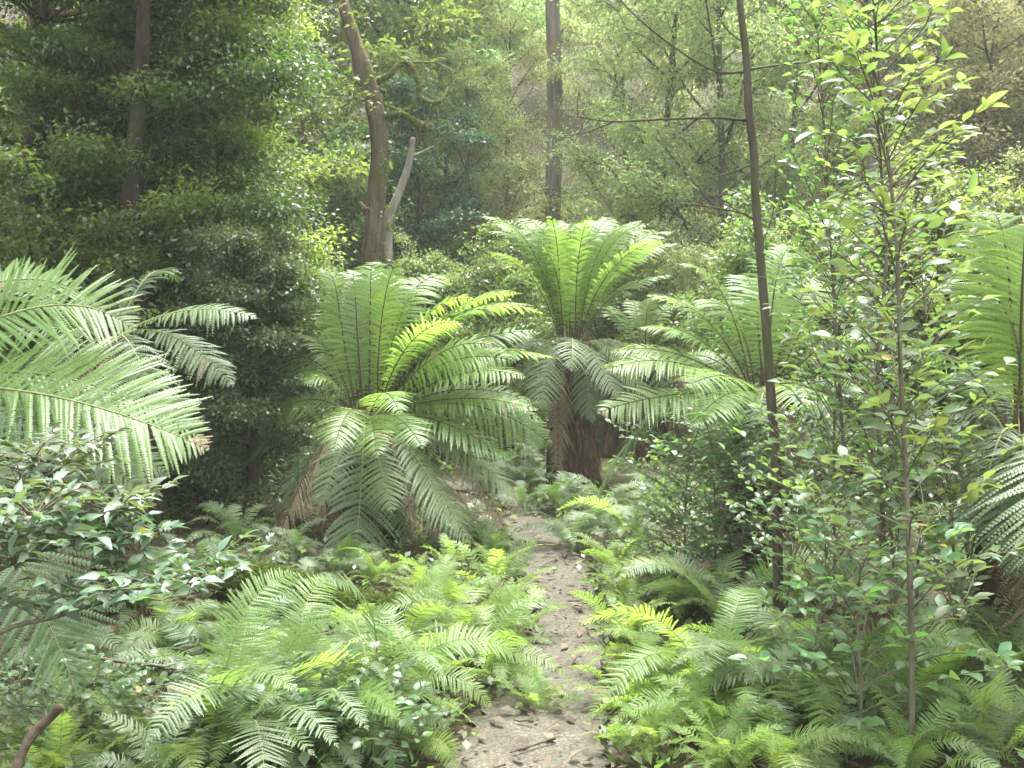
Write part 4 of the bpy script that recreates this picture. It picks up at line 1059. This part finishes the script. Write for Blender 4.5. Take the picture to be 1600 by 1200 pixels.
# ------------------------------------------------------------------ the wooded slope behind
PROTO = {
    'green': dict(mats=['leaf_far'], bark='bark_brown', kw=dict(seed=101, H=10, r0=.16, crown_lo=.2, spread=2.7, nlimb=26, nsub=6, nleaf=60, leafL=.13, wr=.26, rc=.55, rise=.4, flat=.5)),
    'mid': dict(mats=['leaf_bright'], bark='bark_brown', kw=dict(seed=108, H=9, r0=.15, crown_lo=.12, spread=2.4, nlimb=26, nsub=6, nleaf=60, leafL=.12, wr=.26, rc=.5, rise=.35, flat=.5)),
    'blue': dict(mats=['leaf_blue'], bark='bark_dark', kw=dict(seed=115, H=7, r0=.13, crown_lo=.08, spread=2.0, nlimb=26, nsub=6, nleaf=80, leafL=.10, wr=.26, rc=.45, rise=.15, flat=.4)),
    'olive': dict(mats=['leaf_olive', 'leaf_moss'], bark='bark_thin', kw=dict(seed=122, H=8, r0=.10, crown_lo=.12, spread=2.1, nlimb=26, nsub=7, nleaf=80, leafL=.062, wr=.22, rc=.36, rise=.9, flat=.8, moss=12)),
    'olive_thin': dict(mats=['leaf_olive', 'leaf_moss'], bark='bark_thin', kw=dict(seed=129, H=7, r0=.08, crown_lo=.15, spread=1.8, nlimb=22, nsub=6, nleaf=65, leafL=.062, wr=.22, rc=.34, rise=1.0, flat=.8, moss=16)),
    'rust': dict(mats=['leaf_rust'], bark='bark_thin', kw=dict(seed=136, H=7, r0=.12, crown_lo=.15, spread=2.3, nlimb=30, nsub=7, nleaf=90, leafL=.07, wr=.24, rc=.42, rise=.5, flat=.6)),
    'gum': dict(mats=['leaf_far'], bark='bark_pale', kw=dict(seed=143, H=17, r0=.2, crown_lo=.45, spread=3.2, nlimb=22, nsub=6, nleaf=70, leafL=.18, wr=.2, rc=.75, rise=.5, flat=.55)),
}
PROTO['bush_green'] = dict(mats=['leaf_mid'], bark='bark_thin', kw=dict(seed=150, H=2.0, r0=.04, crown_lo=.05, spread=1.1, nlimb=20, nsub=7, nleaf=60, leafL=.045, wr=.3, rc=.19, rise=.9, flat=.7))
PROTO['bush_olive'] = dict(mats=['leaf_olive', 'leaf_moss'], bark='bark_thin', kw=dict(seed=157, H=3.2, r0=.04, crown_lo=.08, spread=1.1, nlimb=18, nsub=6, nleaf=42, leafL=.045, wr=.26, rc=.2, rise=1.5, flat=.9, moss=5))
for k, v in PROTO.items():
    wd, lf = tree_meshes(**v['kw'])
    v['trunk'] = wd.mesh('trunk', M[v['bark']], True); v['crown'] = lf.mesh('crown', [M[m] for m in v['mats']])
PROTO_BUSH = 1
NAME = {'bush_green': ('bush', 'bush'), 'bush_olive': ('bush', 'bush'), 'green': ('wattle_tree', 'tree'), 'mid': ('forest_tree', 'tree'), 'blue': ('myrtle_tree', 'tree'), 'olive': ('teatree', 'tree'), 'olive_thin': ('teatree', 'tree'), 'rust': ('teatree', 'tree'), 'gum': ('gum_tree', 'tree')}
def far_tree(kind, px, d, sc, label, rz, zs=1.0, dz=0):
    b = gbase(px, d); b[2] += dz
    t = thing(NAME[kind][0], label, NAME[kind][1], b, rz, 'bushes behind the ferns' if 'bush' in kind else 'trees on the slope behind')
    t.scale = (sc, sc, sc * zs)
    for part in ('trunk', 'crown'):
        link(part, PROTO[kind][part], t)

FAR = [
    ('olive', 1050, 16.0, .95, 'yellowish mossy tea tree between the straight trunk and the slender trunk'),
    ('olive_thin', 970, 17.5, .9, 'thin mossy tea tree right beside the straight trunk'),
    ('olive', 1130, 15.0, .9, 'olive tea tree behind the slender bare trunk'),
    ('olive_thin', 1215, 16.5, 1.1, 'olive wispy tree just right of the slender bare trunk'),
    ('olive_thin', 740, 19.0, .75, 'low olive tree between the crooked tree and the straight trunk'),
    ('olive', 800, 21.0, .7, 'low olive tree left of the straight trunk'),
    ('olive_thin', 690, 21.5, .85, 'low pale olive tree right of the crooked tree'),
    ('blue', 640, 18.0, .75, 'blue-green dense tree behind the crooked tree base'),
    ('green', 640, 22.0, 1.05, 'bright green tree whose crown fills the gap above the crooked branches'),
    ('green', 740, 26.0, 1.1, 'bright yellow-green tree left of the straight trunk top'),
    ('mid', 540, 19.0, 1.1, 'green tree behind the top of the crooked trunk'),
    ('green', 460, 24.0, 1.2, 'bright tree showing through the leaves left of the crooked trunk'),
    ('rust', 1545, 15.0, .92, 'rust-brown rounded tree at the upper right'),
    ('rust', 1440, 17.0, .95, 'rusty olive tree behind the tall sapling'),
    ('rust', 1640, 16.5, .9, 'rust-brown tree at the right edge, partly out of view'),
    ('olive', 1320, 18.5, 1.0, 'olive tree behind the grey trunk'),
    ('mid', 1540, 24.0, 1.2, 'green tree rising behind the rust-brown crown'),
    ('green', 1410, 27.0, 1.2, 'pale green tree on the slope above the saplings'),
    ('mid', 1290, 25.0, 1.2, 'green tree on the slope behind the slender trunk top'),
    ('green', 1180, 28.0, 1.1, 'hazy green tree on the slope above the tea trees'),
    ('mid', 1060, 32.0, 1.0, 'hazy tree on the slope right of the pale gap'),
    ('green', 960, 36.0, 1.0, 'hazy pale tree low in the gap beside the straight trunk'),
    ('green', 860, 34.0, .9, 'hazy bright tree directly behind the straight trunk'),
    ('green', 790, 38.0, 1.1, 'hazy tree left of the pale gap'),
    ('mid', 690, 36.0, 1.2, 'hazy mid-green tree on the slope above the crooked tree'),
    ('gum', 900, 52.0, 1.0, 'far pale gum with a white trunk in the hazy gap'),
    ('gum', 935, 60.0, 1.0, 'farther white-trunked gum right of centre in the gap'),
    ('gum', 830, 64.0, 1.0, 'far gum on the skyline left of the straight trunk'),
    ('gum', 1010, 58.0, 1.0, 'far gum on the slope above the yellowish tea trees'),
    ('gum', 1120, 54.0, 1.1, 'far gum on the slope beside the slender trunk top'),
    ('gum', 740, 56.0, 1.1, 'far gum on the slope above the bright yellow-green tree'),
    ('gum', 1250, 60.0, 1.1, 'far gum high on the slope right of the slender trunk'),
    ('gum', 1390, 52.0, 1.1, 'far gum high on the slope above the saplings'),
    ('gum', 1530, 50.0, 1.1, 'far gum at the upper right corner'),
    ('gum', 610, 54.0, 1.1, 'far gum on the slope behind the crooked tree top'),
    ('mid', 1690, 22.0, 1.2, 'green tree beyond the right edge'),
    ('mid', 880, 74.0, 1.6, 'faintest tree on the top of the far slope in the gap'),
    ('green', 960, 80.0, 1.8, 'faint crown high on the far slope right of the gap'),
    ('green', 800, 82.0, 1.8, 'faint crown high on the far slope left of the gap'),
    ('mid', 1090, 78.0, 1.8, 'faint crown on the far slope above the tea trees'),
    ('green', 680, 78.0, 1.8, 'faint crown on the far slope above the crooked branches'),
    ('green', 1260, 80.0, 1.8, 'faint crown on the far slope at upper right'),
    ('green', 380, 30.0, 1.2, 'tree far behind the dark left trees'),
    ('mid', 240, 22.0, 1.3, 'tree behind the dark trunk at upper left'),
    ('mid', 60, 20.0, 1.3, 'tree behind the left edge trees'),
]
FAR += [
    ('bush_green', 700, 11.5, 1.0, 'green bush behind the right side of the large spreading fern'),
    ('bush_green', 790, 12.5, 1.0, 'green bush in the shade left of the upright fern'),
    ('bush_green', 640, 12.0, .8, 'green bush behind the large spreading fern, under the crooked tree'),
    ('bush_olive', 740, 14.5, .62, 'olive bush between the crooked tree and the upright fern'),
    ('bush_olive', 820, 15.5, .6, 'olive bush behind the upright fern, left side'),
    ('bush_olive', 660, 15.0, .7, 'olive bush right of the crooked trunk base'),
    ('bush_green', 960, 13.5, 1.2, 'green bush behind the skirted fern'),
    ('bush_olive', 1060, 13.0, .7, 'olive bush behind the skirted fern, right side'),
    ('bush_olive', 1150, 12.0, .7, 'olive bush behind the pale sunlit fern'),
    ('bush_green', 1240, 10.5, 1.1, 'green bush behind the saplings beside the pale sunlit fern'),
    ('bush_green', 1340, 9.5, 1.0, 'green bush in the shade behind the grey trunk'),
    ('bush_green', 1450, 9.0, 1.1, 'green bush behind the tall bright fern, left side'),
    ('bush_green', 1560, 8.5, 1.1, 'green bush in the shade behind the tall bright fern'),
    ('bush_olive', 1400, 12.5, .9, 'olive bush under the rusty olive tree'),
    ('bush_olive', 1530, 12.0, .9, 'olive bush under the rust-brown tree'),
    ('bush_green', 450, 10.5, .9, 'green bush behind the left side of the large spreading fern'),
    ('bush_green', 330, 9.0, 1.0, 'dim green bush under the left trees beside the silvery low tree'),
    ('bush_green', 180, 9.0, 1.0, 'dim green bush left of the dark trunk foot'),
    ('bush_green', 60, 7.5, 1.0, 'dim green bush at the left edge behind the near fern'),
    ('bush_olive', 940, 16.0, .7, 'olive bush behind the upright fern, right side'),
]
for i, (k, px, d, s, lab) in enumerate(FAR):
    far_tree(k, px, d, s, lab, i * 2.39996)

# ------------------------------------------------------------------ haze
def haze():
    m, t, o = newmat('haze')
    v = t.nodes.new("ShaderNodeVolumePrincipled")
    v.inputs["Color"].default_value = (0.96, 1.0, 0.90, 1)
    v.inputs["Density"].default_value = 0.0016
    v.inputs["Anisotropy"].default_value = 0.2
    t.links.new(v.outputs[0], o.inputs["Volume"])
    x, y0, y1, z0, z1 = 140, -45, 210, -4, 64
    vv = [[sx * x, y, z] for z in (z0, z1) for y in (y0, y1) for sx in (-1, 1)]
    f = [[0, 2, 3, 1], [4, 5, 7, 6], [0, 1, 5, 4], [2, 6, 7, 3], [0, 4, 6, 2], [1, 3, 7, 5]]
    mb = MB(); mb.add(vv, f)
    tag(mb.build('haze', m), 'pale sunlit haze in the forest air', 'haze', kind='stuff')
haze()
